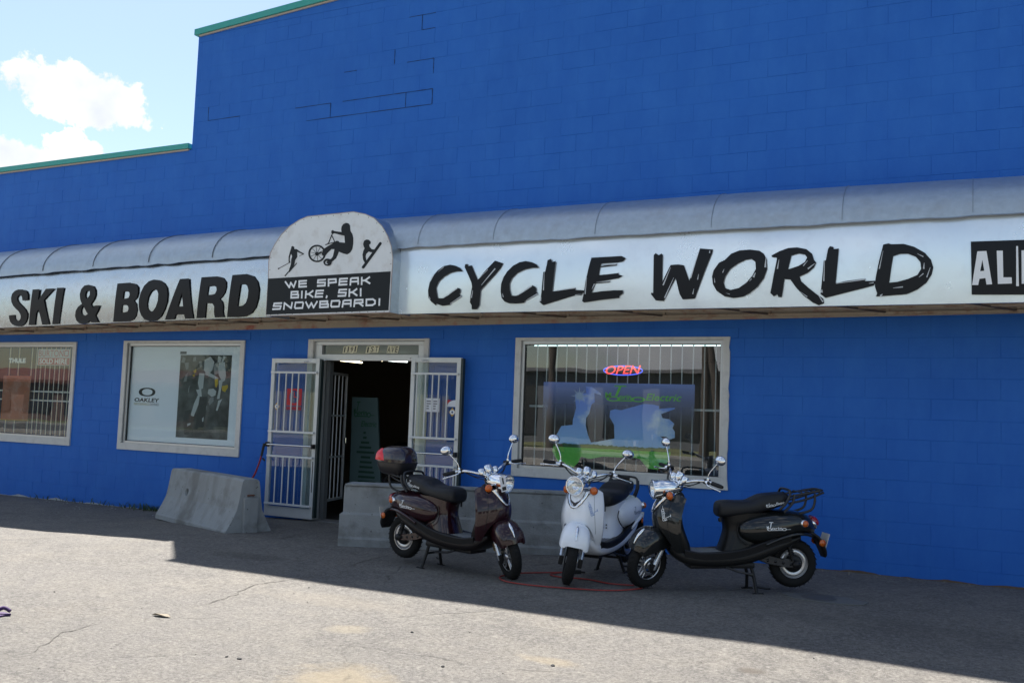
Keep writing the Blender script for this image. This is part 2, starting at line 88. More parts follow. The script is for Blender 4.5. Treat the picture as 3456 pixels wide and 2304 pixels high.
SKIER=[[[(-7.66, 3.492), (-7.656, 3.518), (-7.634, 3.525), (-7.612, 3.511), (-7.609, 3.487), (-7.569, 3.482), (-7.517, 3.45), (-7.454, 3.422), (-7.459, 3.41), (-7.525, 3.435), (-7.561, 3.45), (-7.556, 3.382), (-7.585, 3.348), (-7.597, 3.284), (-7.633, 3.236), (-7.659, 3.202), (-7.675, 3.202), (-7.671, 3.237), (-7.648, 3.296), (-7.648, 3.356), (-7.636, 3.395), (-7.655, 3.431), (-7.671, 3.387), (-7.672, 3.347), (-7.658, 3.317), (-7.676, 3.312), (-7.688, 3.333), (-7.691, 3.388), (-7.678, 3.437), (-7.668, 3.472)]], [[(-7.728, 3.147), (-7.658, 3.215), (-7.669, 3.223), (-7.74, 3.156)]], [[(-7.664, 3.197), (-7.553, 3.304), (-7.562, 3.311), (-7.673, 3.203)]], [[(-7.84, 3.246), (-7.672, 3.314), (-7.676, 3.32), (-7.844, 3.251)]], [[(-7.521, 3.393), (-7.458, 3.413), (-7.461, 3.418), (-7.524, 3.398)]], [[(-7.829, 3.248), (-7.832, 3.242), (-7.84, 3.239), (-7.848, 3.242), (-7.852, 3.249), (-7.849, 3.255), (-7.841, 3.258), (-7.833, 3.255)]]]
SNOWB=[[[(-6.571, 3.503), (-6.558, 3.536), (-6.53, 3.549), (-6.495, 3.545), (-6.465, 3.521), (-6.464, 3.497), (-6.486, 3.484), (-6.473, 3.455), (-6.443, 3.429), (-6.403, 3.423), (-6.387, 3.436), (-6.385, 3.408), (-6.418, 3.39), (-6.452, 3.392), (-6.487, 3.403), (-6.52, 3.376), (-6.527, 3.347), (-6.515, 3.299), (-6.502, 3.27), (-6.524, 3.252), (-6.562, 3.311), (-6.573, 3.368), (-6.562, 3.416), (-6.547, 3.444), (-6.566, 3.478)]], [[(-6.538, 3.206), (-6.308, 3.482), (-6.34, 3.503), (-6.571, 3.227)]], [[(-6.535, 3.216), (-6.537, 3.208), (-6.544, 3.202), (-6.553, 3.2), (-6.563, 3.203), (-6.571, 3.209), (-6.574, 3.217), (-6.572, 3.225), (-6.565, 3.231), (-6.555, 3.233), (-6.545, 3.23), (-6.538, 3.224)]], [[(-6.305, 3.491), (-6.307, 3.483), (-6.314, 3.478), (-6.323, 3.476), (-6.333, 3.479), (-6.341, 3.485), (-6.344, 3.493), (-6.341, 3.501), (-6.335, 3.507), (-6.325, 3.509), (-6.316, 3.506), (-6.308, 3.5)]]]
PSIL=[(-4.21, 1.796), (-4.071, 1.812), (-4.08, 1.891), (-4.009, 1.885), (-3.895, 1.816), (-3.887, 1.79), (-3.972, 1.814), (-3.962, 1.709), (-4.003, 1.682), (-4.028, 1.576), (-4.064, 1.523), (-4.066, 1.431), (-4.034, 1.328), (-3.997, 1.244), (-3.927, 1.254), (-3.71, 1.302), (-3.719, 1.457), (-3.776, 1.545), (-3.771, 1.617), (-3.717, 1.635), (-3.634, 1.627), (-3.42, 1.691), (-3.367, 1.706), (-3.26, 1.702), (-3.194, 1.685), (-3.193, 1.653), (-3.011, 1.674), (-3.011, 1.658), (-3.166, 1.597), (-3.151, 1.553), (-3.073, 1.543), (-3.013, 1.495), (-3.032, 1.444), (-3.005, 1.408), (-3.003, 1.339), (-3.068, 1.317), (-3.101, 1.347), (-3.173, 1.348), (-3.106, 1.309), (-3.066, 1.255), (-3.045, 1.193), (-3.062, 1.092), (-3.112, 1.014), (-3.203, 0.978), (-3.308, 0.985), (-3.404, 1.087), (-3.471, 1.096), (-3.853, 1.089), (-3.991, 1.056), (-4.118, 1.075), (-4.144, 1.009), (-4.213, 0.94), (-4.299, 0.935), (-4.417, 1.02), (-4.479, 1.123), (-4.455, 1.27), (-4.373, 1.42), (-4.23, 1.438), (-4.231, 1.491), (-4.193, 1.637), (-4.208, 1.729)]

# ---------------------------------------------------------------- materials
MATS = {}
def mat(name, col, rough=0.5, metal=0.0, noise_amt=0.0, noise_scale=8.0, bump=0.0, bump_scale=60.0, coat=0.0, emit=None, emit_s=0.0, dirt=None, dirt_amt=0.0, dirt_scale=3.0, spec=0.5, trans=0.0):
    if name in MATS: return MATS[name]
    m = bpy.data.materials.new(name); m.use_nodes = True; MATS[name] = m
    nt = m.node_tree; N = nt.nodes; K = nt.links; b = N['Principled BSDF']
    b.inputs['Base Color'].default_value = (*col, 1); b.inputs['Roughness'].default_value = rough; b.inputs['Metallic'].default_value = metal
    b.inputs['Coat Weight'].default_value = coat; b.inputs['Coat Roughness'].default_value = 0.02; b.inputs['Specular IOR Level'].default_value = spec
    b.inputs['Transmission Weight'].default_value = trans
    geo = N.new('ShaderNodeNewGeometry')
    src = None
    if noise_amt:
        n = N.new('ShaderNodeTexNoise'); n.inputs['Scale'].default_value = noise_scale; n.inputs['Detail'].default_value = 6; n.inputs['Roughness'].default_value = 0.6
        K.new(geo.outputs['Position'], n.inputs['Vector'])
        mx = N.new('ShaderNodeMix'); mx.data_type = 'RGBA'; K.new(n.outputs['Fac'], mx.inputs['Factor'])
        mx.inputs['A'].default_value = (*[c * (1 - noise_amt) for c in col], 1); mx.inputs['B'].default_value = (*[min(1, c * (1 + noise_amt)) for c in col], 1)
        src = mx.outputs['Result']
        rr = N.new('ShaderNodeMapRange'); K.new(n.outputs['Fac'], rr.inputs['Value']); rr.inputs['To Min'].default_value = max(0.02, rough - 0.12); rr.inputs['To Max'].default_value = min(1, rough + 0.12)
        K.new(rr.outputs[0], b.inputs['Roughness'])
    if dirt:
        n = N.new('ShaderNodeTexNoise'); n.inputs['Scale'].default_value = dirt_scale; n.inputs['Detail'].default_value = 8; n.inputs['Roughness'].default_value = 0.65
        K.new(geo.outputs['Position'], n.inputs['Vector'])
        r = N.new('ShaderNodeMapRange'); K.new(n.outputs['Fac'], r.inputs['Value']); r.inputs['From Min'].default_value = 0.5; r.inputs['From Max'].default_value = 0.72; r.inputs['To Max'].default_value = dirt_amt
        mx = N.new('ShaderNodeMix'); mx.data_type = 'RGBA'; K.new(r.outputs[0], mx.inputs['Factor'])
        if src: K.new(src, mx.inputs['A'])
        else: mx.inputs['A'].default_value = (*col, 1)
        mx.inputs['B'].default_value = (*dirt, 1); src = mx.outputs['Result']
    if src: K.new(src, b.inputs['Base Color'])
    if bump:
        n = N.new('ShaderNodeTexNoise'); n.inputs['Scale'].default_value = bump_scale; n.inputs['Detail'].default_value = 5
        K.new(geo.outputs['Position'], n.inputs['Vector'])
        bp = N.new('ShaderNodeBump'); bp.inputs['Strength'].default_value = bump; bp.inputs['Distance'].default_value = 0.01
        K.new(n.outputs['Fac'], bp.inputs['Height']); K.new(bp.outputs[0], b.inputs['Normal'])
    if emit:
        b.inputs['Emission Color'].default_value = (*emit, 1); b.inputs['Emission Strength'].default_value = emit_s
    return m

def glass_mat(name, tint=(0.9, 0.95, 0.95), refl=1.0, dust=0.03):
    m = bpy.data.materials.new(name); m.use_nodes = True; nt = m.node_tree; N = nt.nodes; K = nt.links
    N.remove(N['Principled BSDF']); out = N['Material Output']
    tr = N.new('ShaderNodeBsdfTransparent'); tr.inputs[0].default_value = (*tint, 1)
    gl = N.new('ShaderNodeBsdfGlossy'); gl.inputs['Roughness'].default_value = 0.0; gl.inputs['Color'].default_value = (1, 1, 1, 1)
    fr = N.new('ShaderNodeFresnel'); fr.inputs['IOR'].default_value = 1.52
    mu = N.new('ShaderNodeMath'); mu.operation = 'MULTIPLY'; mu.inputs[1].default_value = 1.8 * refl; mu.use_clamp = True; K.new(fr.outputs[0], mu.inputs[0]); gb = N.new('ShaderNodeNewGeometry'); iv = N.new('ShaderNodeMath'); iv.operation = 'SUBTRACT'; iv.inputs[0].default_value = 1.0; K.new(gb.outputs['Backfacing'], iv.inputs[1]); mf = N.new('ShaderNodeMath'); mf.operation = 'MULTIPLY'; K.new(mu.outputs[0], mf.inputs[0]); K.new(iv.outputs[0], mf.inputs[1])
    mx = N.new('ShaderNodeMixShader'); K.new(mf.outputs[0], mx.inputs[0]); K.new(tr.outputs[0], mx.inputs[1]); K.new(gl.outputs[0], mx.inputs[2])
    df = N.new('ShaderNodeBsdfDiffuse'); df.inputs[0].default_value = (0.5, 0.5, 0.48, 1)
    m2 = N.new('ShaderNodeMixShader'); m2.inputs[0].default_value = dust * .5; K.new(mx.outputs[0], m2.inputs[1]); K.new(df.outputs[0], m2.inputs[2])
    K.new(m2.outputs[0], out.inputs[0]); MATS[name] = m
    # slight waviness of old plate glass
    geo = N.new('ShaderNodeNewGeometry'); n = N.new('ShaderNodeTexNoise'); n.inputs['Scale'].default_value = 1.3; K.new(geo.outputs['Position'], n.inputs['Vector'])
    bp = N.new('ShaderNodeBump'); bp.inputs['Strength'].default_value = 0.02; bp.inputs['Distance'].default_value = 0.05; K.new(n.outputs['Fac'], bp.inputs['Height']); K.new(bp.outputs[0], gl.inputs['Normal'])
    return m

# ---------------------------------------------------------------- mesh helpers
def tag(o, label=None, cat=None, group=None, kind=None):
    if label: o['label'] = label
    if cat: o['category'] = cat
    if group: o['group'] = group
    if kind: o['kind'] = kind
    return o
def empty(name, loc=(0, 0, 0), rot=(0, 0, 0), parent=None):
    o = bpy.data.objects.new(name, None); C.objects.link(o); o.location = loc; o.rotation_euler = rot; o.empty_display_size = 0.2
    if parent: o.parent = parent
    return o
class MB:
    """collects shapes; build() links them as one mesh object"""
    def __init__(s, M=None): s.v = []; s.f = []; s.M = M; s.sm = []
    def add(s, vs, fs, smooth=False):
        k = len(s.v)
        for p in vs: s.v.append(tuple(s.M @ Vector(p)) if s.M else tuple(p))
        for f in fs: s.f.append([i + k for i in f]); s.sm.append(smooth)
        return s
    def box(s, a, b, bev=0.0):
        x0, y0, z0 = [min(p, q) for p, q in zip(a, b)]; x1, y1, z1 = [max(p, q) for p, q in zip(a, b)]
        if bev <= 0:
            v = [(x0, y0, z0), (x1, y0, z0), (x1, y1, z0), (x0, y1, z0), (x0, y0, z1), (x1, y0, z1), (x1, y1, z1), (x0, y1, z1)]
            return s.add(v, [(0, 3, 2, 1), (4, 5, 6, 7), (0, 1, 5, 4), (1, 2, 6, 5), (2, 3, 7, 6), (3, 0, 4, 7)])
        bm = bmesh.new(); bmesh.ops.create_cube(bm, size=1)
        for v in bm.verts: v.co = ((x0 + x1) / 2 + v.co.x * (x1 - x0), (y0 + y1) / 2 + v.co.y * (y1 - y0), (z0 + z1) / 2 + v.co.z * (z1 - z0))
        bmesh.ops.bevel(bm, geom=bm.edges[:], offset=min(bev, .45 * min(x1 - x0, y1 - y0, z1 - z0)), segments=2, affect='EDGES', profile=0.7)
        bm.verts.index_update(); s.add([v.co for v in bm.verts], [[v.index for v in f.verts] for f in bm.faces]); bm.free(); return s
    def loft(s, rings, caps=True, close=True, smooth=True):
        n = len(rings[0]); vs = [p for r in rings for p in r]; fs = []
        for i in range(len(rings) - 1):
            for j in range(n if close else n - 1):
                a = i * n + j; b = i * n + (j + 1) % n
                fs.append((a, b, b + n, a + n))
        s.add(vs, fs, smooth)
        if caps and close:
            s.add(rings[0], [list(range(n))[::-1]], False); s.add(rings[-1], [list(range(n))], False)
        return s
    def tube(s, pts, r, n=10, smooth_path=0, caps=True):
        pts = [Vector(p) for p in pts]
        if smooth_path: pts = catmull(pts, smooth_path)
        rings = []; m = len(pts); up = None
        for i, p in enumerate(pts):
            t = (pts[min(i + 1, m - 1)] - pts[max(i - 1, 0)]).normalized()
            if up is None: up = t.orthogonal().normalized()
            up = (up - t * up.dot(t)).normalized(); q = t.cross(up)
            rr = r[min(i, len(r) - 1)] if isinstance(r, (list, tuple)) else r
            rings.append([p + (up * cos(2 * pi * k / n) + q * sin(2 * pi * k / n)) * rr for k in range(n)])
        return s.loft(rings, caps)
    def lathe(s, prof, origin=(0, 0, 0), axis=(0, 0, 1), n=24, closed=False, smooth=True):
        o = Vector(origin); a = Vector(axis).normalized(); u = a.orthogonal().normalized(); w = a.cross(u)
        rings = [[o + a * h + (u * cos(2 * pi * k / n) + w * sin(2 * pi * k / n)) * max(r, 1e-4) for k in range(n)] for r, h in prof]
        if closed: rings.append(rings[0])
        return s.loft(rings, caps=False, smooth=smooth)
    def prism(s, loops, d, fn):
        """loops: outer + holes as (a,b); fn(a,b,t) -> point, t=0 front, 1 back"""
        flat = [p for l in loops for p in l]
        tris = tessellate_polygon([[Vector((a, b, 0)) for a, b in l] for l in loops])
        n = len(flat)
        fr = [fn(a, b, 0) for a, b in flat]; bk = [fn(a, b, 1) for a, b in flat]
        fs = []
        for t in tris:
            (ax, ay), (bx, by), (cx, cy) = flat[t[0]], flat[t[1]], flat[t[2]]
            fs.append(t if (bx - ax) * (cy - ay) - (by - ay) * (cx - ax) > 0 else t[::-1])
        s.add(fr + bk, [tuple(f) for f in fs] + [tuple(i + n for i in f[::-1]) for f in fs])
        k = 0
        for l in loops:
            m = len(l); s.add([fr[k + i] for i in range(m)] + [bk[k + i] for i in range(m)], [(i, (i + 1) % m, m + (i + 1) % m, m + i) for i in range(m)]); k += m
        return s
    def mesh(s, name, m, merge=False):
        me = bpy.data.meshes.new(name); me.from_pydata(s.v, [], s.f)
        for p, q in zip(me.polygons, s.sm): p.use_smooth = q
        bm = bmesh.new(); bm.from_mesh(me)
        if merge: bmesh.ops.remove_doubles(bm, verts=bm.verts, dist=1e-4)
        bmesh.ops.recalc_face_normals(bm, faces=bm.faces); bm.to_mesh(me); bm.free()
        if m: me.materials.append(m)
        return me
    def build(s, name, m, parent=None, merge=False):
        o = bpy.data.objects.new(name, s.mesh(name, m, merge)); C.objects.link(o)
        if parent: o.parent = parent
        return o
def link(name, me, parent=None, loc=None):
    o = bpy.data.objects.new(name, me); C.objects.link(o)
    if parent: o.parent = parent
    if loc: o.location = loc
    return o
def catmull(pts, k):
    pts = [Vector(p) for p in pts]; out = []
    for i in range(len(pts) - 1):
        p0 = pts[max(i - 1, 0)]; p1 = pts[i]; p2 = pts[i + 1]; p3 = pts[min(i + 2, len(pts) - 1)]
        for j in range(k):
            t = j / k
            out.append(0.5 * ((2 * p1) + (p2 - p0) * t + (2 * p0 - 5 * p1 + 4 * p2 - p3) * t * t + (3 * p1 - p0 - 3 * p2 + p3) * t ** 3))
    out.append(pts[-1]); return out
def interp(rows, k):
    """smooth interpolation of tuples of numbers"""
    out = []
    for i in range(len(rows) - 1):
        a = rows[max(i - 1, 0)]; b = rows[i]; c = rows[i + 1]; d = rows[min(i + 2, len(rows) - 1)]
        for j in range(k):
            t = j / k
            out.append(tuple(0.5 * (2 * q + (r - p) * t + (2 * p - 5 * q + 4 * r - s_) * t * t + (3 * q - p - 3 * r + s_) * t ** 3) for p, q, r, s_ in zip(a, b, c, d)))
    out.append(tuple(rows[-1])); return out
def sgp(v, e): return math.copysign(abs(v) ** e, v)
def ringx(x, zb, zt, w, e=2.5, n=24, y0=0.0, shear=0.0):
    zc, h = (zb + zt) / 2, (zt - zb) / 2
    return [(x + shear * h * sin(2 * pi * k / n), y0 + w * sgp(cos(2 * pi * k / n), 2 / e), zc + h * sgp(sin(2 * pi * k / n), 2 / e)) for k in range(n)]
def ringz(z, x0, x1, w, e=2.5, n=24):
    xc, h = (x0 + x1) / 2, abs(x1 - x0) / 2
    return [(xc + h * sgp(cos(2 * pi * k / n), 2 / e), w * sgp(sin(2 * pi * k / n), 2 / e), z) for k in range(n)]

_txt = {}
def text_polys(s, bold=0.0, shear=0.0):
    key = (s, bold, shear)
    if key in _txt: return _txt[key]
    cu = bpy.data.curves.new('lettering', 'FONT'); cu.body = s; cu.offset = bold; cu.shear = shear; cu.resolution_u = 3
    o = bpy.data.objects.new('lettering', cu); C.objects.link(o)
    dg = bpy.context.evaluated_depsgraph_get(); dg.update()
    me = bpy.data.meshes.new_from_object(o.evaluated_get(dg))
    v = [tuple(p.co) for p in me.vertices]; f = [tuple(p.vertices) for p in me.polygons]
    bpy.data.objects.remove(o); bpy.data.curves.remove(cu); bpy.data.meshes.remove(me)
    xs = [p[0] for p in v]; ys = [p[1] for p in v]; x0, x1, y0, y1 = min(xs), max(xs), min(ys), max(ys)
    v = [((p[0] - x0) / (x1 - x0), (p[1] - y0) / (y1 - y0)) for p in v]
    _txt[key] = (v, f); return v, f
def add_text(mb, s, fn, bold=0.0, shear=0.0):
    """fn(u,v) -> 3D point, u,v in 0..1 over the text's bounding box"""
    v, f = text_polys(s, bold, shear); mb.add([fn(a, b) for a, b in v], f); return mb
def wall_text(mb, s, x0, z0, x1, z1, y, bold=0.0, shear=0.0, dz=0.0):
    return add_text(mb, s, lambda a, b: (x0 + a * (x1 - x0), y, z0 + b * (z1 - z0) + a * dz), bold, shear)

# ---------------------------------------------------------------- ground height
def lerp_tab(tab, x):
    if x <= tab[0][0]: return tab[0][1]
    for (a, p), (b, q) in zip(tab, tab[1:]):
        if x <= b: t = (x - a) / (b - a); t = t * t * (3 - 2 * t); return p + (q - p) * t
    return tab[-1][1]
GT = [(-14, -.045), (-10.8, -.04), (-7.8, .045), (-1.4, .08), (3, .075)]
def zg(x, y):
    t = min(1, max(0, (-y - 2.0) / 2.6)); t = t * t * (3 - 2 * t)
    return lerp_tab(GT, x) * (1 - t)

# ---------------------------------------------------------------- ground
def ground_material():
    m = bpy.data.materials.new('asphalt'); m.use_nodes = True; nt = m.node_tree; N = nt.nodes; K = nt.links; b = N['Principled BSDF']
    geo = N.new('ShaderNodeNewGeometry'); pos = geo.outputs['Position']
    def nz(scale, det=4, rough=0.6, vec=None):
        n = N.new('ShaderNodeTexNoise'); n.inputs['Scale'].default_value = scale; n.inputs['Detail'].default_value = det; n.inputs['Roughness'].default_value = rough
        K.new(vec or pos, n.inputs['Vector']); return n.outputs['Fac']
    def mr(v, a, c, lo=0.0, hi=1.0):
        r = N.new('ShaderNodeMapRange'); K.new(v, r.inputs['Value']); r.inputs['From Min'].default_value = a; r.inputs['From Max'].default_value = c; r.inputs['To Min'].default_value = lo; r.inputs['To Max'].default_value = hi; return r.outputs[0]
    def mix(f, a, c, mode='MIX'):
        x = N.new('ShaderNodeMix'); x.data_type = 'RGBA'; x.blend_type = mode
        if isinstance(f, float): x.inputs['Factor'].default_value = f
        else: K.new(f, x.inputs['Factor'])
        for k, v in (('A', a), ('B', c)):
            if isinstance(v, tuple): x.inputs[k].default_value = (*v, 1)
            else: K.new(v, x.inputs[k])
        return x.outputs['Result']
    def math_(op, a, c=None, clamp=False):
        n = N.new('ShaderNodeMath'); n.operation = op; n.use_clamp = clamp
        for i, v in enumerate((a, c)):
            if v is None: continue
            if isinstance(v, (int, float)): n.inputs[i].default_value = v
            else: K.new(v, n.inputs[i])
        return n.outputs[0]
    base = mix(mr(nz(0.55, 6), 0.35, 0.65), (0.137, 0.126, 0.116), (0.187, 0.173, 0.158))
    base = mix(mr(nz(2.6, 8, 0.7), 0.42, 0.66), base, (0.214, 0.197, 0.172))
    # exposed aggregate: light and dark stones
    vo = N.new('ShaderNodeTexVoronoi'); vo.inputs['Scale'].default_value = 95; K.new(pos, vo.inputs['Vector'])
    sep = N.new('ShaderNodeSeparateColor'); K.new(vo.outputs['Color'], sep.inputs[0])
    stone = mr(vo.outputs['Distance'], 0.34, 0.22)
    light = math_('MULTIPLY', stone, mr(sep.outputs[0], 0.78, 0.84)); dark = math_('MULTIPLY', stone, mr(sep.outputs[1], 0.70, 0.80))
    vis = mr(nz(3.1, 3), 0.38, 0.6)
    base = mix(math_('MULTIPLY', light, mr(vis, 0, 1, 0.55, 1.0)), base, (0.421, 0.399, 0.365))
    base = mix(math_('MULTIPLY', dark, mr(vis, 0, 1, 0.5, 1.0)), base, (0.042, 0.039, 0.038))
    base = mix(mr(nz(160, 3), 0.35, 0.7, 0.0, 0.35), base, (0.073, 0.069, 0.065))
    base = mix(mr(nz(0.9, 7, 0.68), 0.50, 0.72, 0.0, 0.55), base, (0.251, 0.223, 0.182))
    base = mix(mr(nz(1.7, 7, 0.7), 0.56, 0.74, 0.0, 0.45), base, (0.106, 0.100, 0.094))
    g1 = nz(34, 8, 0.88); g2 = nz(11, 8, 0.8)
    base = mix(mr(g1, 0.46, 0.68, 0.0, 0.85), base, (0.332, 0.313, 0.280)); base = mix(mr(g1, 0.50, 0.30, 0.0, 0.85), base, (0.068, 0.064, 0.060))
    base = mix(mr(g2, 0.52, 0.36, 0.0, 0.5), base, (0.102, 0.096, 0.089))
    # sandy stains
    def blob(x, y, rx, ry, amt, col, base):
        sp = N.new('ShaderNodeVectorMath'); sp.operation = 'SUBTRACT'; K.new(pos, sp.inputs[0]); sp.inputs[1].default_value = (x, y, 0)
        sc = N.new('ShaderNodeVectorMath'); sc.operation = 'MULTIPLY'; K.new(sp.outputs[0], sc.inputs[0]); sc.inputs[1].default_value = (1 / rx, 1 / ry, 0)
        ln = N.new('ShaderNodeVectorMath'); ln.operation = 'LENGTH'; K.new(sc.outputs[0], ln.inputs[0])
        f = math_('ADD', math_('SUBTRACT', 1.0, ln.outputs['Value']), math_('MULTIPLY', math_('SUBTRACT', nz(5, 6, 0.65), 0.5), 1.6))
        return mix(math_('MULTIPLY', mr(f, 0.0, 0.6), amt), base, col)
    for st in SAND: base = blob(*st, base)
    # damp, dusty strip at the foot of the wall and oil drips
    # cracks
    wob = N.new('ShaderNodeVectorMath'); wob.operation = 'ADD'; K.new(pos, wob.inputs[0])
    nc = N.new('ShaderNodeTexNoise'); nc.inputs['Scale'].default_value = 2.2; nc.inputs['Detail'].default_value = 6; K.new(pos, nc.inputs['Vector'])
    ms = N.new('ShaderNodeVectorMath'); ms.operation = 'MULTIPLY'; K.new(nc.outputs['Color'], ms.inputs[0]); ms.inputs[1].default_value = (0.330, 0.330, 0.000); K.new(ms.outputs[0], wob.inputs[1])
    vc = N.new('ShaderNodeTexVoronoi'); vc.feature = 'DISTANCE_TO_EDGE'; vc.inputs['Scale'].default_value = 0.33; K.new(wob.outputs[0], vc.inputs['Vector'])
    crk = math_('MULTIPLY', mr(vc.outputs['Distance'], 0.009, 0.0), mr(nz(0.8, 3), 0.48, 0.56))
    soft = math_('MULTIPLY', mr(vc.outputs['Distance'], 0.05, 0.0), mr(nz(0.8, 3), 0.46, 0.6))
    base = mix(math_('MULTIPLY', soft, 0.12), base, (0.066, 0.061, 0.053)); base = mix(math_('MULTIPLY', math_('MULTIPLY', crk, mr(nz(14, 4), 0.48, 0.62)), 0.45), base, (0.023, 0.021, 0.018))
    K.new(base, b.inputs['Base Color']); b.inputs['Roughness'].default_value = 0.9; b.inputs['Specular IOR Level'].default_value = 0.25
    h = math_('ADD', math_('MULTIPLY', stone, 0.5), math_('ADD', math_('MULTIPLY', g1, 2.2), math_('MULTIPLY', crk, -2.0)))
    bp = N.new('ShaderNodeBump'); bp.inputs['Strength'].default_value = 0.9; bp.inputs['Distance'].default_value = 0.008; K.new(h, bp.inputs['Height']); K.new(bp.outputs[0], b.inputs['Normal'])
    return m
SAND = [(-3.24, -5.60, 0.40, 0.34, 0.6, (0.310, 0.255, 0.170)), (-3.92, -4.60, 0.20, 0.16, 0.4, (0.30, 0.255, 0.180)), (-1.25, -4.12, 0.10, 0.09, 0.6, (0.109, 0.089, 0.070)),
        (-4.6, -3.9, 0.8, 0.25, 0.3, (0.273, 0.240, 0.192)), (-6.5, -2.75, 0.6, 0.2, 0.35, (0.055, 0.051, 0.045)), (-2.4, -4.55, 0.25, 0.12, 0.4, (0.328, 0.267, 0.175)), (-0.5, -2.5, 1.6, 0.4, 0.25, (0.081, 0.076, 0.070))]
def axis_pts(lo, hi, near_lo, near_hi, step):
    p = []; x = near_lo
    while x <= near_hi + 1e-6: p.append(x); x += step
    d = step; x = near_hi
    while x < hi: d *= 1.5; x = min(hi, x + d); p.append(x)
    d = step; x = near_lo
    while x > lo: d *= 1.5; x = max(lo, x - d); p.insert(0, x)
    return p
gx = axis_pts(-900, 900, -16, 3, 0.14); gy = axis_pts(-900, 900, -8.5, 0.3, 0.14)
gv = []
for y in gy:
    for x in gx:
        near = max(0, 1 - max(abs(x + 6.5) - 10, abs(y + 4) - 5, 0) / 3)
        z = zg(x, y) + (noise.noise(Vector((x * .55, y * .55, 0))) * .012 + noise.noise(Vector((x * 1.9, y * 1.9, 3))) * .006) * near * min(1, max(0.0, -y - 0.05) * 2)
        if y > 0.25: z = min(z, -0.06)
        gv.append((x, y, z))
nx = len(gx)
g = MB(); g.add(gv, [(j * nx + i, j * nx + i + 1, (j + 1) * nx + i + 1, (j + 1) * nx + i) for j in range(len(gy) - 1) for i in range(nx - 1)], True)
ground = g.build('ground', ground_material()); tag(ground, kind='structure')
def ground_z(x, y):
    near = max(0, 1 - max(abs(x + 6.5) - 10, abs(y + 4) - 5, 0) / 3)
    return zg(x, y) + (noise.noise(Vector((x * .55, y * .55, 0))) * .012 + noise.noise(Vector((x * 1.9, y * 1.9, 3))) * .006) * near * min(1, max(0.0, -y - 0.05) * 2)

# loose stones and grit on the asphalt
def pebble(x, y, r, seed, mb):
    bm = bmesh.new(); bmesh.ops.create_icosphere(bm, subdivisions=1, radius=r)
    rnd = random.Random(seed); sx, sy, sz = rnd.uniform(.7, 1.4), rnd.uniform(.7, 1.2), rnd.uniform(.4, .8)
    for v in bm.verts: v.co = Vector((v.co.x * sx, v.co.y * sy, v.co.z * sz)) * rnd.uniform(.8, 1.15) + Vector((x, y, ground_z(x, y) + r * .3))
    bm.verts.index_update(); mb.add([v.co for v in bm.verts], [[v.index for v in f.verts] for f in bm.faces]); bm.free()
gr = MB(); rnd = random.Random(3)
for i in range(520):
    x, y = rnd.uniform(-12, 1), rnd.uniform(-6.6, -0.1)
    pebble(x, y, rnd.choice([.003, .004, .005, .006]), i, gr)
for i in range(260):
    x = rnd.uniform(-13, 0.8); y = -abs(rnd.gauss(0, .10)) - .02
    pebble(x, y, rnd.choice([.006, .009, .013]), i + 900, gr)
tag(gr.build('gravel', mat('grit', (0.19, 0.175, 0.155), .95, noise_amt=.7, noise_scale=40)), kind='stuff')
st = MB()
for i, (x, y) in enumerate([(-5.05, -3.62), (-2.9, -5.05), (-3.5, -4.45), (-2.35, -4.65), (-6.55, -4.9), (-4.1, -5.6), (-4.0, -5.6), (-0.95, -3.65), (-1.2, -4.6)]):
    pebble(x, y, rnd.choice([.008, .011, .014]), i + 50, st)
tag(st.build('dark_gravel', mat('dark_stone', (0.03, 0.028, 0.028), .8)), kind='stuff')

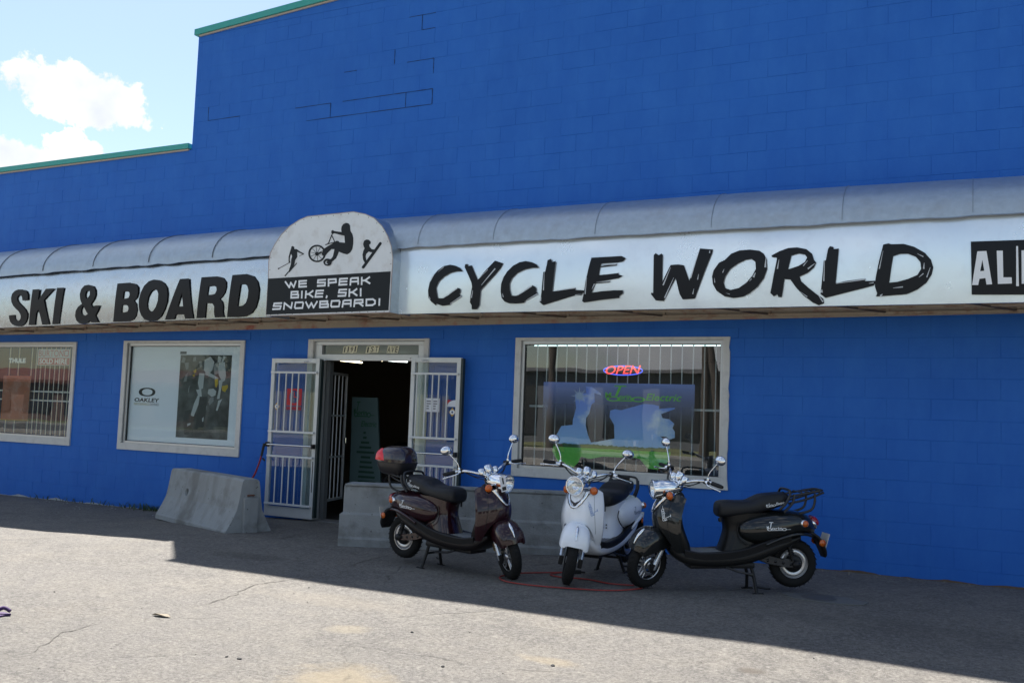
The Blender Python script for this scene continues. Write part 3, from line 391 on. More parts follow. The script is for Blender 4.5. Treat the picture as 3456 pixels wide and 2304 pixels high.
# ---------------------------------------------------------------- the shop building
BL, BH = 0.4064, 0.2032
X0, XC, X1 = -22.0, -10.45, 9.0            # left end, step of the roofline, right end
ZLOW, ZTOP = 26 * BH, 34.5 * BH
OPEN = [(-14.95, -12.65, .835, 2.41), (-11.54, -9.22, .835, 2.41), (-4.94, -2.41, .835, 2.42), (-8.05, -6.20, -1, 2.42)]
def paint_material():
    m = bpy.data.materials.new('blue_paint'); m.use_nodes = True; nt = m.node_tree; N = nt.nodes; K = nt.links; b = N['Principled BSDF']
    geo = N.new('ShaderNodeNewGeometry'); pos = geo.outputs['Position']
    def nz(s, d, r=.6, sc=None):
        n = N.new('ShaderNodeTexNoise'); n.inputs['Scale'].default_value = s; n.inputs['Detail'].default_value = d; n.inputs['Roughness'].default_value = r
        if sc:
            mp = N.new('ShaderNodeMapping'); mp.inputs['Scale'].default_value = sc; K.new(pos, mp.inputs['Vector']); K.new(mp.outputs[0], n.inputs['Vector'])
        else: K.new(pos, n.inputs['Vector'])
        return n.outputs['Fac']
    def mixc(f, a, c):
        x = N.new('ShaderNodeMix'); x.data_type = 'RGBA'; K.new(f, x.inputs['Factor'])
        for k, v in (('A', a), ('B', c)):
            if isinstance(v, tuple): x.inputs[k].default_value = (*v, 1)
            else: K.new(v, x.inputs[k])
        return x.outputs['Result']
    def mr(v, a, c, lo=0., hi=1.):
        r = N.new('ShaderNodeMapRange'); K.new(v, r.inputs['Value']); r.inputs['From Min'].default_value = a; r.inputs['From Max'].default_value = c; r.inputs['To Min'].default_value = lo; r.inputs['To Max'].default_value = hi; return r.outputs[0]
    base = mixc(mr(nz(.7, 5), .3, .7), PAINT_A, PAINT_B)
    base = mixc(mr(nz(3.2, 7, .7, (1, 1, .45)), .42, .8, 0, .45), base, PAINT_C)          # rain-faded streaks
    base = mixc(mr(nz(45, 3), .70, .76, 0, .5), base, (0.012, 0.035, 0.12))               # pinholes in the block face
    base = mixc(mr(nz(9, 6, .7), .74, .78, 0, .6), base, (0.10, 0.22, 0.50))              # chalky touch-ups
    K.new(base, b.inputs['Base Color']); b.inputs['Roughness'].default_value = .62; b.inputs['Specular IOR Level'].default_value = .3
    bp = N.new('ShaderNodeBump'); bp.inputs['Strength'].default_value = .35; bp.inputs['Distance'].default_value = .006; K.new(nz(38, 6, .7), bp.inputs['Height']); K.new(bp.outputs[0], b.inputs['Normal'])
    return m
PAINT_A, PAINT_B, PAINT_C = (0.012, 0.112, 0.46), (0.015, 0.129, 0.51), (0.036, 0.185, 0.58)
paint = paint_material()
building = empty('shop_building', (0, 0, 0)); tag(building, 'tall blue painted concrete block shop with a stepped roofline and turquoise coping', 'building')
# backing wall (the mortar plane) with openings cut
def cut_rects(x0, x1, z0, z1, holes):
    xs = sorted({x0, x1, *[min(max(h[k], x0), x1) for h in holes for k in (0, 1)]}); zs = sorted({z0, z1, *[min(max(h[k], z0), z1) for h in holes for k in (2, 3)]})
    for a, b in zip(xs, xs[1:]):
        for c, d in zip(zs, zs[1:]):
            if not any(a >= h[0] - 1e-6 and b <= h[1] + 1e-6 and c >= h[2] - 1e-6 and d <= h[3] + 1e-6 for h in holes): yield a, b, c, d
core = MB()
MY = .0040
for (a, b, zt) in ((X0, XC, ZLOW), (XC, X1, ZTOP)):
    for x0, x1, z0, z1 in cut_rects(a, b, -.3, zt, OPEN): core.add([(x0, MY, z0), (x1, MY, z0), (x1, MY, z1), (x0, MY, z1)], [(0, 1, 2, 3)])
for h in OPEN:   # reveals
    x0, x1, z0, z1 = h
    core.add([(x0, MY, z0), (x0, .2, z0), (x0, .2, z1), (x0, MY, z1)], [(0, 1, 2, 3)]); core.add([(x1, MY, z0), (x1, .2, z0), (x1, .2, z1), (x1, MY, z1)], [(3, 2, 1, 0)])
    core.add([(x0, MY, z1), (x1, MY, z1), (x1, .2, z1), (x0, .2, z1)], [(0, 1, 2, 3)]); core.add([(x0, MY, z0), (x1, MY, z0), (x1, .2, z0), (x0, .2, z0)], [(3, 2, 1, 0)])
core.box((X0, 18, -.3), (X1, 18.2, ZLOW)); core.box((X0, .21, -.3), (X0 + .2, 18, ZLOW)); core.box((X1 - .2, .21, -.3), (X1, 18, ZTOP))
core.box((XC + .004, .006, ZLOW), (XC + .2, 14, ZTOP)); core.box((XC, 14, ZLOW), (X1, 14.2, ZTOP))
core.build('wall_core', paint, building)
roof = MB(); roof.box((X0 + .2, .02, ZLOW - .3), (XC, 18, ZLOW - .15)); roof.box((XC + .21, .02, ZTOP - .35), (X1 - .2, 14, ZTOP - .2)); roof.build('roof', mat('roofing', (.06, .06, .06), .9), building)

def block_mesh(x0, x1, z0, z1, seed=0):
    """one block face standing proud of its joints, edges rounded over by paint"""
    cx, cz = (x0 + x1) / 2, (z0 + z1) / 2; w, h = (x1 - x0) / 2 - .0012, (z1 - z0) / 2 - .0012
    r = random.Random(seed); dd = r.choice([0, .0008, .0014, .0018, .0022, .0026, .0029]); d = [dd + r.uniform(-.0006, .0006) for _ in range(4)]
    mb = MB(); c = .0024
    q = [(-w, -h), (w, -h), (w, h), (-w, h)]
    fr = [((w - c) * (1 if a > 0 else -1), d[i], (h - c) * (1 if b > 0 else -1)) for i, (a, b) in enumerate(q)]
    md = [(a, .0034, b) for a, b in q]; bk = [(a, .012, b) for a, b in q]
    mb.add(fr + md + bk, [(0, 1, 2, 3)] + [(k, k + 4, (k + 1) % 4 + 4, (k + 1) % 4) for k in range(4)] + [(k + 4, k + 8, (k + 1) % 4 + 8, (k + 1) % 4 + 4) for k in range(4)])
    return mb, (cx, 0, cz)
rects = []
for r in range(-1, 35):
    z0, z1 = r * BH, min((r + 1) * BH, ZTOP)
    xlo = X0 if r < 26 else XC
    k = math.floor(xlo / BL) - 1
    while True:
        a = (k + (.5 if r % 2 else 0)) * BL; b = a + BL; k += 1
        if a >= X1: break
        if b <= xlo + .01: continue
        a = max(a, xlo); b = min(b, X1)
        segs = [(a, b)]
        for h in OPEN:
            if z0 < h[3] - .03 and z1 > h[2] + .03:
                ns = []
                for s0, s1 in segs:
                    if s1 <= h[0] or s0 >= h[1]: ns.append((s0, s1)); continue
                    if s0 < h[0] - .02: ns.append((s0, h[0]))
                    if s1 > h[1] + .02: ns.append((h[1], s1))
                segs = ns
        for s0, s1 in segs:
            if s1 - s0 > .03: rects.append((s0, s1, z0, z1))
# the lintels over the openings are single long pieces one course high
LINTELS = [(-15.1, -12.42, 12 * BH, 12 * BH + .108), (-11.62, -9.11, 12 * BH, 12 * BH + .108), (-8.14, -5.98, 12 * BH, 12 * BH + .118), (-5.04, -2.30, 12 * BH, 12 * BH + .112)]
def hidden(r): return 2.9 < r[2] < 3.75 and False
camp = Vector((0, -10.0971, 1.5297))
def visible_size(r):
    c = Vector(((r[0] + r[1]) / 2, 0, (r[2] + r[3]) / 2)); d = c - camp; fwd = d.dot(_f)
    px = d.dot(_r) / fwd * .9163; pz = d.dot(_u) / fwd * .9163
    if abs(px) > .52 or abs(pz) > .35: return 0
    if 2.72 < c.z < 3.95 and c.x > -20: return 0          # behind the sign awning
    return (r[1] - r[0]) * (r[3] - r[2]) / (d.length ** 2) * (10 / d.length)
order = sorted(range(len(rects)), key=lambda i: -visible_size(rects[i]))
single = set(order[:298])
proto = {}
rest = MB()
for i, r in enumerate(rects):
    full = abs(r[1] - r[0] - BL) < 1e-4 and abs(r[3] - r[2] - BH) < 1e-4
    if i in single:
        key = ('f', i % 6) if full else (i,)
        if key not in proto:
            mb, _ = block_mesh(*r, seed=hash(key) % 999); proto[key] = mb.mesh('block', paint)
        link('block', proto[key], building, ((r[0] + r[1]) / 2, 0, (r[2] + r[3]) / 2))
    else:
        mb, c = block_mesh(*r, seed=i % 31); rest.add([(p[0] + c[0], p[1], p[2] + c[2]) for p in mb.v], mb.f)
ro = rest.build('block_courses', paint, building); ro['kind'] = 'stuff'
for (a, b, z0, z1) in LINTELS:
    mb = MB(); mb.box((a, -.006, z0 + .004), (b, .003, z1), .003); mb.build('lintel', paint, building)
JOINTS = [(-6.9088, 5.6896, -6.2992, 5.6896), (-6.2992, 5.4864, -6.2992, 5.6896), (-7.3152, 5.4864, -6.2992, 5.4864), (-6.7056, 5.4864, -6.7056, 5.6896), (-7.7216, 5.6896, -6.9088, 5.6896), (-8.3312, 5.4864, -7.3152, 5.4864), (-7.7216, 6.096, -7.5184, 6.096), (-6.9088, 6.096, -6.9088, 6.2992), (-6.7056, 6.096, -6.2992, 6.096), (-6.2992, 5.8928, -6.2992, 6.096), (-6.5024, 6.5024, -6.5024, 6.7056), (-6.5024, 6.5024, -6.2992, 6.5024), (-10.16, 5.6896, -10.16, 5.8928), (-10.16, 5.6896, -9.5504, 5.6896), (-8.5344, 5.6896, -7.9248, 5.6896), (-7.9248, 5.4864, -7.9248, 5.6896), (-6.7056, 6.7056, -6.2992, 6.7056)]
for a, b, c, d in JOINTS:     # cracked joints where the paint has opened
    mb = MB(); n_ = 8; r_ = random.Random(int(a * 100 + b * 10)); top = []; bot = []
    for i in range(n_ + 1):
        t = i / n_; w = r_.uniform(.0015, .006); x, z = a + (c - a) * t, b + (d - b) * t
        if a != c: top.append((x, z + w)); bot.append((x, z - w))
        else: top.append((x + w, z)); bot.append((x - w, z))
    mb.prism([top + bot[::-1]], 0, lambda p, q, t: (p, -.0022 + t * .004, q)); mb.build('open_joint', mat('open_joint', (.010, .035, .12), .9), building)
# turquoise metal coping
PITCH = .055
mb = MB(); mb.prism([[(XC, ZTOP + .0005), (X1, ZTOP + .0005), (X1, ZTOP + PITCH * (X1 - XC))]], 0, lambda a, b, t: (a, -.0003 + t * .2, b)); mb.build('parapet_top', paint, building)
teal = mat('turquoise_metal', (0.030, 0.33, 0.29), .45, noise_amt=.15, noise_scale=3, dirt=(.1, .26, .24), dirt_amt=.3)
cream_edge = mat('bare_edge', (.45, .38, .33), .8, noise_amt=.2)
for (a, b, z, back) in ((X0 - .05, XC - .03, ZLOW, 18.2), (XC - .05, X1 + .05, ZTOP, 14.2)):
    k_ = PITCH if z == ZTOP else 0.0
    SH_ = Matrix(((1, 0, 0, 0), (0, 1, 0, 0), (k_, 0, 1, -k_ * XC), (0, 0, 0, 1)))     # the upper parapet climbs gently to the right
    mb = MB(SH_); mb.box((a, -.045, z + .014), (b, .25, z + .092 + (.014 if k_ else 0)), .004); mb.build('coping', teal, building)
    mb = MB(SH_); mb.box((a + .08, -.02, z - .012), (b - .02, .1, z + .012)); mb.build('coping_bedding', cream_edge, building)
mb = MB(); mb.box((XC - .05, .25, ZTOP + .012), (XC + .25, 14.2, ZTOP + .090), .004); mb.build('coping', teal, building)
r_ = random.Random(21)
for (a, b, m_) in ((-14.5, -10.2, mat('chipped_paint', (.36, .38, .40), .9, noise_amt=.4, noise_scale=14)), (-1.9, 1.5, mat('rust_foot', (.12, .085, .06), .9, noise_amt=.5, noise_scale=12)), (-6.1, -3.4, mat('rust_foot', (.17, .09, .05), .9))):
    x = a; top = []; bot = []
    while x < b:
        h_ = max(0, noise.noise(Vector((x * 2.3, 7, 2)))) * .07 + max(0, noise.noise(Vector((x * 9, 3, 2)))) * .02
        top.append((x, zg(x, 0) + .004 + h_)); bot.append((x, zg(x, 0) - .05)); x += .035
    mb = MB(); mb.add([(p[0], -.0035, p[1]) for p in top] + [(p[0], -.0035, p[1]) for p in bot], [(i, i + 1, len(top) + i + 1, len(top) + i) for i in range(len(top) - 1)]); mb.build('worn_foot', m_, building)
# interior shell
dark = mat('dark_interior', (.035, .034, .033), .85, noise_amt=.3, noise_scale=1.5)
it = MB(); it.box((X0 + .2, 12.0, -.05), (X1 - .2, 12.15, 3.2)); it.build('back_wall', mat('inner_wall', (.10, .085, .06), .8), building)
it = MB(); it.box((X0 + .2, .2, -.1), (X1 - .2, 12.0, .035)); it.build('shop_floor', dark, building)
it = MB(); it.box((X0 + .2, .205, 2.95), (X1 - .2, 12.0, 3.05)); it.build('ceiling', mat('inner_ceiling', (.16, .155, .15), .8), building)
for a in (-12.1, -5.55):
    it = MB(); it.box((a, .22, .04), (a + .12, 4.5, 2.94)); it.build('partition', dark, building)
tube_m = mat('fluorescent', (.9, .9, .8), .4, emit=(1.0, .85, .55), emit_s=2.2); tube_w = mat('fluorescent_white', (.9, .9, .9), .4, emit=(.9, 1.0, 1.0), emit_s=1.8)

# ---------------------------------------------------------------- windows
alum = mat('aluminium_frame', (.56, .56, .55), .38, metal=.55, noise_amt=.1, noise_scale=12)
white_trim = mat('weathered_white_trim', (.60, .59, .56), .7, noise_amt=.12, noise_scale=6, dirt=(.30, .29, .27), dirt_amt=.35, dirt_scale=9, bump=.15, bump_scale=30)
black_gasket = mat('black_gasket', (.012, .012, .012), .6)
bar_m = mat('white_bar', (.66, .67, .66), .45, noise_amt=.1)
pane_m = glass_mat('window_glass', refl=1.0)
door_glass = glass_mat('door_glass', tint=(.80, .87, .88), refl=1.0)
def trim_boards(x0, x1, z0, z1, w, y0, y1, parent, ragged=False, wb=None):
    wb = wb or w
    for k, q in enumerate([((x0, z0), (x1, z0), (x1 - w, z0 + wb), (x0 + w, z0 + wb)), ((x1, z0), (x1, z1), (x1 - w, z1 - w * .45), (x1 - w, z0 + wb)), ((x1, z1), (x0, z1), (x0 + w, z1 - w * .45), (x1 - w, z1 - w * .45)), ((x0, z1), (x0, z0), (x0 + w, z0 + wb), (x0 + w, z1 - w * .45))]):
        q = [list(p) for p in q]
        if ragged and k == 1:
            rr = random.Random(5); o = [(x1, z0)]; z = z0
            while z < z1 - .12: z += rr.uniform(.05, .16); o.append((x1 - rr.uniform(0, .016), min(z, z1)))
            q = o + [(x1, z1), (x1 - w, z1 - w * .45), (x1 - w, z0 + wb)]
        mb = MB(); mb.prism([[tuple(p) for p in q]], 0, lambda a, b, t: (a, y0 + t * (y1 - y0), b)); mb.build('trim_board', white_trim, parent)
def ring_frame(x0, x1, z0, z1, w, y0, y1, mb):
    mb.box((x0, y0, z0), (x1, y1, z0 + w), .004); mb.box((x0, y0, z1 - w), (x1, y1, z1), .004)
    mb.box((x0, y0, z0 + w), (x0 + w, y1, z1 - w), .004); mb.box((x1 - w, y0, z0 + w), (x1, y1, z1 - w), .004)
def window(x0, x1, z0, z1, bars, crossbars, ragged=False, bar_y=.16, glass=None):
    f = MB(); ring_frame(x0 + .065, x1 - .065, z0 + .085, z1 - .03, .045, .012, .07, f)
    w = f.build('window', alum, building)
    trim_boards(x0, x1, z0, z1, .075, -.022, .0, w, ragged, wb=.095)
    gk = MB(); ring_frame(x0 + .105, x1 - .105, z0 + .125, z1 - .07, .012, .030, .055, gk); gk.build('gasket', black_gasket, w)
    p = MB(); p.box((x0 + .10, .046, z0 + .12), (x1 - .10, .052, z1 - .065)); p.build('pane', glass or pane_m, w)
    for b in bars:
        mb = MB(); mb.tube([(b, bar_y, z0 + .06), (b, bar_y, z1 - .03)], .0075, 6); mb.build('bar', bar_m, w)
    for (a, b, z) in crossbars:
        mb = MB(); mb.box((a, bar_y + .009, z - .012), (b, bar_y + .016, z + .012)); mb.build('crossbar', bar_m, w)
    return w
winA = window(-14.99, -12.61, .81, 2.42, [-14.374, -14.25 + .1] + [-13.83 + i * .1125 for i in range(9)], [(-14.9, -12.68, 1.634), (-14.9, -12.68, 1.49)], bar_y=.14)
winA.name = 'window'
winB = window(-11.57, -9.19, .81, 2.435, [], [], glass=glass_mat('poster_glass', refl=.45, dust=.0))
winC = window(-4.965, -2.385, .81, 2.452, [-4.769 + i * .1282 for i in range(18)], [(-4.86, -4.62, 1.645), (-2.86, -2.5, 1.655)], ragged=True, bar_y=.2, glass=glass_mat('front_glass', refl=2.1))

# ---------------------------------------------------------------- entrance
ent = MB(); ent.box((-8.0, .01, 2.37), (-6.24, .09, 2.415), .004); ent.box((-8.0, .01, .05), (-7.865, .12, 2.37), .004); ent.box((-6.345, .01, .05), (-6.24, .12, 2.37), .004); ent.box((-7.865, .005, 2.165), (-6.345, .10, 2.245), .004)
entrance = ent.build('entrance_frame', alum, building)
for (a, b, c, d) in ((-8.07, -7.985, .06, 2.445), (-6.245, -6.175, .06, 2.45)):
    mb = MB(); mb.box((a, -.03, c), (b, .008, d), .003); mb.build('trim_board', white_trim, entrance)
mb = MB(); mb.box((-7.985, -.025, 2.418), (-6.245, .008, 2.447), .003); mb.build('trim_board', white_trim, entrance)
mb = MB(); mb.box((-7.865, .05, 2.245), (-6.345, .056, 2.37)); mb.build('transom_pane', door_glass, entrance)
mb = MB(); mb.box((-8.0, -.05, -.02), (-6.25, .2, .058), .006); mb.build('threshold', mat('worn_sill', (.22, .215, .21), .6, metal=.3, noise_amt=.3), entrance)
tile_m = mat('cream_number_tile', (.74, .70, .50), .5, noise_amt=.06); ink = mat('black_ink', (.012, .012, .013), .5)
x = None
TX = {'1191': (-7.545, -7.318), '1ST': (-7.178, -6.975), 'AVE': (-6.845, -6.669)}
for word, (a, b) in TX.items():
    n = len(word); w = (b - a) / n
    for i, ch in enumerate(word):
        r = random.Random(ord(ch) + i); dz = r.uniform(-.006, .006); sh = .018
        x0 = a + i * w + .002; x1 = a + (i + 1) * w - .002
        mb = MB(); mb.prism([[(x0 - .008, 2.268 + dz), (x1 - .008, 2.268 + dz), (x1 + sh - .008, 2.362 + dz), (x0 + sh - .008, 2.362 + dz)]], 0, lambda p, q, t: (p, .044 + t * .003, q)); t = mb.build('number_tile', tile_m, entrance)
        mb = MB(); lw = (x1 - x0) * (.34 if ch == '1' else .70); cx = (x0 + x1) / 2
        add_text(mb, ch, lambda u, v: (cx - lw / 2 + u * lw + (v - .5) * .012, .0425, 2.278 + dz + v * .074), .012); mb.build('numeral', ink, entrance)
grey_edge = mat('dark_green_edge', (.02, .035, .035), .5)
door_alum = mat('painted_door_frame', (.60, .61, .60), .42, metal=.25, noise_amt=.1, noise_scale=9, dirt=(.35, .35, .34), dirt_amt=.4)
def door_leaf(x0, x1, y, z0, z1, bars, zs, sgn):
    d = MB(); d.box((x0, y, z0), (x0 + .055, y + .045, z1), .004); d.box((x1 - .055, y, z0), (x1, y + .045, z1), .004); d.box((x0 + .055, y, z1 - .06), (x1 - .055, y + .045, z1), .004); d.box((x0 + .055, y, z0), (x1 - .055, y + .045, z0 + .13), .004)
    leaf = d.build('door', door_alum, building)
    leaf['label'] = 'barred glass door folded back against the wall on the %s of the entrance' % ('left' if sgn < 0 else 'right')
    g = MB(); g.box((x0 + .05, y + .018, z0 + .12), (x1 - .05, y + .024, z1 - .055)); g.build('pane', door_glass, leaf)
    e = MB(); e.box((x1 + .001, y + .004, z0 + .02), (x1 + .03, y + .06, z1 - .01)); e.build('edge_strip', grey_edge, leaf)
    zt, zm, zb, ze = zs
    for z in (zt, zm, zb, ze):
        mb = MB(); mb.box((x0 + .02, y - .034, z - .013), (x1 - .02, y - .010, z + .013), .004); mb.build('crossbar', bar_m, leaf)
    for b in bars:
        mb = MB(); mb.tube([(b, y - .022, zm), (b, y - .022, zt)], .009, 6); mb.build('bar', bar_m, leaf)
        mb = MB(); mb.tube([(b + .02, y - .022, ze), (b + .02, y - .022, zb)], .009, 6); mb.build('bar', bar_m, leaf)
    mb = MB(); mb.tube([(x0 + .01, y - .05, zb + .15), (x1 - .01, y - .05, zb + .15)], .012, 8); mb.build('push_bar', mat('brushed_bar', (.72, .73, .74), .25, metal=.9), leaf)
    for xx in (x0 + .01, x1 - .03):
        mb = MB(); mb.box((xx, y - .062, zb + .12), (xx + .03, y, zb + .18), .004); mb.build('bar_bracket', black_gasket, leaf)
    mb = MB(); mb.box((x1 - .03, y - .006, z0 + .35), (x1 - .022, y, z0 + .75)); mb.build('lock_plate', black_gasket, leaf)
    hx = x1 if sgn < 0 else x0
    mb = MB(); mb.tube([(hx - .25 * (1 if sgn < 0 else -1), y - .012, z1 - .045), (hx + .05 * (1 if sgn < 0 else -1), y + .05, z1 - .015)], .012, 6); mb.build('closer_arm', mat('brushed_bar', (.72, .73, .74), .25, metal=.9), leaf)
    return leaf
leafL = door_leaf(-8.59, -7.785, -.13, .075, 2.178, [-8.43, -8.31, -8.205, -8.10, -7.975], (1.989, 1.197, .87, .24), -1)
leafR = door_leaf(-6.343, -5.632, -.15, .085, 2.20, [-6.235, -6.11, -6.01, -5.92, -5.80], (1.998, 1.21, .873, .25), 1)
# inner folding security gate
gt = MB(); gt.M = Matrix.Translation((-7.80, .16, 0)) @ Matrix.Rotation(radians(104), 4, 'Z')
gt.box((0, 0, .28), (.035, .03, 2.02), .004); gt.box((.56, 0, .28), (.595, .03, 2.02), .004); gt.box((.035, 0, 1.985), (.56, .03, 2.02)); gt.box((.035, 0, .28), (.56, .03, .315)); gt.box((.035, .005, 1.42), (.56, .025, 1.445)); gt.box((.035, .005, .86), (.56, .025, .885))
gate = gt.build('security_gate', alum, building)
for k in range(1, 4):
    mb = MB(gt.M); mb.tube([(.035 + k * .131, .015, .31), (.035 + k * .131, .015, 1.99)], .009, 6); mb.build('bar', bar_m, gate)
mb = MB(gt.M); mb.box((.54, -.03, 1.05), (.58, 0, 1.13), .008); mb.build('latch', mat('chrome', (.86, .87, .88), .06, metal=1.0), gate)
mb = MB(); mb.box((-7.865, .125, .06), (-7.80, .2, 2.16)); mb.build('door_jamb', mat('grey_jamb', (.16, .165, .165), .5, metal=.3), building)
# ---------------------------------------------------------------- sign awning
galv = mat('galvanised_sheet', (.42, .48, .53), .40, metal=.7, noise_amt=.22, noise_scale=14, dirt=(.36, .37, .38), dirt_amt=.5, dirt_scale=5, bump=.04, bump_scale=3)
galv_sign = mat('brushed_sheet', (.52, .58, .64), .24, metal=1.0, noise_amt=.16, noise_scale=18, dirt=(.42, .40, .38), dirt_amt=.5, dirt_scale=9, bump=.06, bump_scale=2.2)
vinyl = mat('white_sign_sheet', (.86, .93, 1.0), .24, metal=.6, noise_amt=.04, noise_scale=2, dirt=(.62, .64, .66), dirt_amt=.25, dirt_scale=6, bump=.05, bump_scale=1.6)
arch_m = mat('old_white_sheet', (.70, .72, .73), .45, metal=.15, noise_amt=.08, noise_scale=9, dirt=(.42, .38, .34), dirt_amt=.45, dirt_scale=6)
letter_m = mat('black_vinyl', (.008, .009, .012), .35, spec=.25)
letter_w = mat('white_vinyl', (.80, .82, .84), .4); streak_m = mat('grey_vinyl', (.52, .55, .58), .4)
soffit_m = mat('cream_soffit', (.40, .35, .28), .8, noise_amt=.15, noise_scale=4, dirt=(.32, .03, .02), dirt_amt=.8, dirt_scale=3.0)
angle_m = mat('rusty_angle', (.42, .35, .27), .75, noise_amt=.2, dirt=(.18, .06, .025), dirt_amt=.9, dirt_scale=5)
awning = empty('sign_awning', (-6.2, 0, 2.67)); tag(awning, 'long curved galvanised metal awning over the shopfront carrying the sign lettering', 'awning')
_orig = awning.location.copy()
def aw(o):   # keep world placement while parented
    o.parent = awning; o.matrix_parent_inverse = Matrix.Translation(-_orig); return o
def bul(z): t = min(1, max(0, (z - ZB) / (ZT - ZB))); return .035 * (2 * t - 1) ** 2 * (1.0 if t > .5 else .5)
def sag(x): return -.125 * max(0, (-7.2 - x) / 7.3) ** 1.4 if x < -7.2 else 0
PA = .80; ZB, ZT, ZR = 2.672, 3.487, 3.985
def roof_pt(x, t):      # t 0 at fascia top, 1 at the wall
    a = t * pi / 2
    return (x, -PA - .02 + (PA + .02) * (1 - cos(a)) ** 1.0 if False else -PA - .02 + (PA + .01) * (1 - cos(a)), ZT + (ZR - ZT) * sin(a) + sag(x) * (1 - .3 * t) - .012 * max(0, x + 2.4) ** 1.3 * t)
def wav(x, k): return noise.noise(Vector((x * 1.7, k, 0)))
seams = [-16.5, -15.2, -13.45, -12.45, -11.38, -10.28, -9.11, -8.02, -6.15, -5.90, -4.90, -3.67, -2.41, -1.15, -.03, 1.2, 2.5, 3.8, 5.2]
def roof_panel(x0, x1):
    mb = MB(); n, m = 12, 10
    vs = []
    for j in range(m + 1):
        for i in range(n + 1):
            x = x0 + (x1 - x0) * i / n; p = roof_pt(x, j / m)
            edge = (1 - j / m) ** 4
            vs.append((x, p[1] - abs(wav(x, 5)) * .008 * edge + noise.noise(Vector((x * 2, j * .4, 1))) * (.0035 if x < -7 else .0025), p[2] - .035 * edge * (.5 + .8 * abs(wav(x * 1.4, 9))) * (1 if j == 0 else .4) + noise.noise(Vector((x * 2, j * .4, 7))) * (.003 if x < -7 else .002)))
    mb.add(vs, [(j * (n + 1) + i, j * (n + 1) + i + 1, (j + 1) * (n + 1) + i + 1, (j + 1) * (n + 1) + i) for j in range(m) for i in range(n)], True)
    # folded lip at the lower edge
    lip = [(v[0], v[1] - .012, v[2] - .012) for v in vs[:n + 1]]
    mb.add(vs[:n + 1] + lip, [(i, i + 1, n + 2 + i, n + 1 + i) for i in range(n)], True)
    aw(mb.build('roof_sheet', galv))
    sm = MB(); sm.tube([Vector(roof_pt(x1, t / 12)) + Vector((0, -.004, .004)) for t in range(13)], .0055 if x1 < -7 else .0028, 5); aw(sm.build('seam', mat('seam_dark', (.20, .22, .24), .5, metal=.6) if x1 < -7 else mat('seam_grey', (.33, .36, .39), .45, metal=.8)))
for a, b in zip(seams, seams[1:]):
    if a == -8.02 or a == -6.15: continue
    roof_panel(a, b)
roof_panel(-8.02, -5.90)
def fascia(x0, x1, m, y, name='fascia_panel'):
    mb = MB(); n, k = max(4, int((x1 - x0) * 8)), 8; vs = []
    for j in range(k + 1):
        for i in range(n + 1):
            x = x0 + (x1 - x0) * i / n; z = ZB + (ZT - ZB) * j / k
            vs.append((x, y + bul(z) + .007 * noise.noise(Vector((x * 1.3, z * 2.2, 4))) + (.002 * noise.noise(Vector((x * 5, z * 5, 4)))), z + sag(x)))
    w = n + 1
    mb.add(vs, [(j * w + i, j * w + i + 1, (j + 1) * w + i + 1, (j + 1) * w + i) for j in range(k) for i in range(n)], True)
    back = [(v[0], -PA + .05, v[2]) for v in vs]
    mb.add(vs[:w] + back[:w], [(i, w + i, w + i + 1, i + 1) for i in range(n)])
    return aw(mb.build(name, m))
f_left = fascia(-16.5, -7.97, galv_sign, -PA); f_right = fascia(-6.16, .46 - .55, vinyl, -PA); f_far = fascia(-.10, 5.2, vinyl, -PA - .003)
f_left['label'] = 'silver fascia panel lettered SKI & BOARD'; f_right['label'] = 'white fascia panel lettered CYCLE WORLD'
def child_of(o, parent):     # parent sits under the awning: undo the awning's offset
    o.parent = parent; o.matrix_parent_inverse = Matrix.Identity(4); return o
def bowed(loops, y, th, name, m):
    """flat outline cut into bands so that it follows the bowed fascia sheet"""
    mb = MB(); mb.prism([[tuple(p) for p in l] for l in loops], 0, lambda a, b, t: (a, y + t * th, b)); me = mb.mesh(name, m)
    bm = bmesh.new(); bm.from_mesh(me)
    for k in range(1, 14):
        bmesh.ops.bisect_plane(bm, geom=bm.verts[:] + bm.edges[:] + bm.faces[:], plane_co=(0, 0, ZB + (ZT - ZB) * k / 14), plane_no=(0, 0, 1))
    for v in bm.verts: v.co.y += bul(v.co.z)
    bm.to_mesh(me); bm.free(); return link(name, me)
def letters2(polys, y, m, parent, name, th=.003):
    for g_ in polys: child_of(bowed(g_, y, th, name, m), parent)
letters2(SKI, -PA - .016, letter_m, f_left, 'letter')
letters2(CYC, -PA - .016, letter_m, f_right, 'letter')
for q in STREAK:
    child_of(bowed([q], -PA - .0180, .0015, 'brush_streak', streak_m), f_right)
child_of(bowed([ALIBOX], -PA - .018, .003, 'black_panel', letter_m), f_far)
letters2(ALI, -PA - .0205, letter_w, f_far, 'letter')
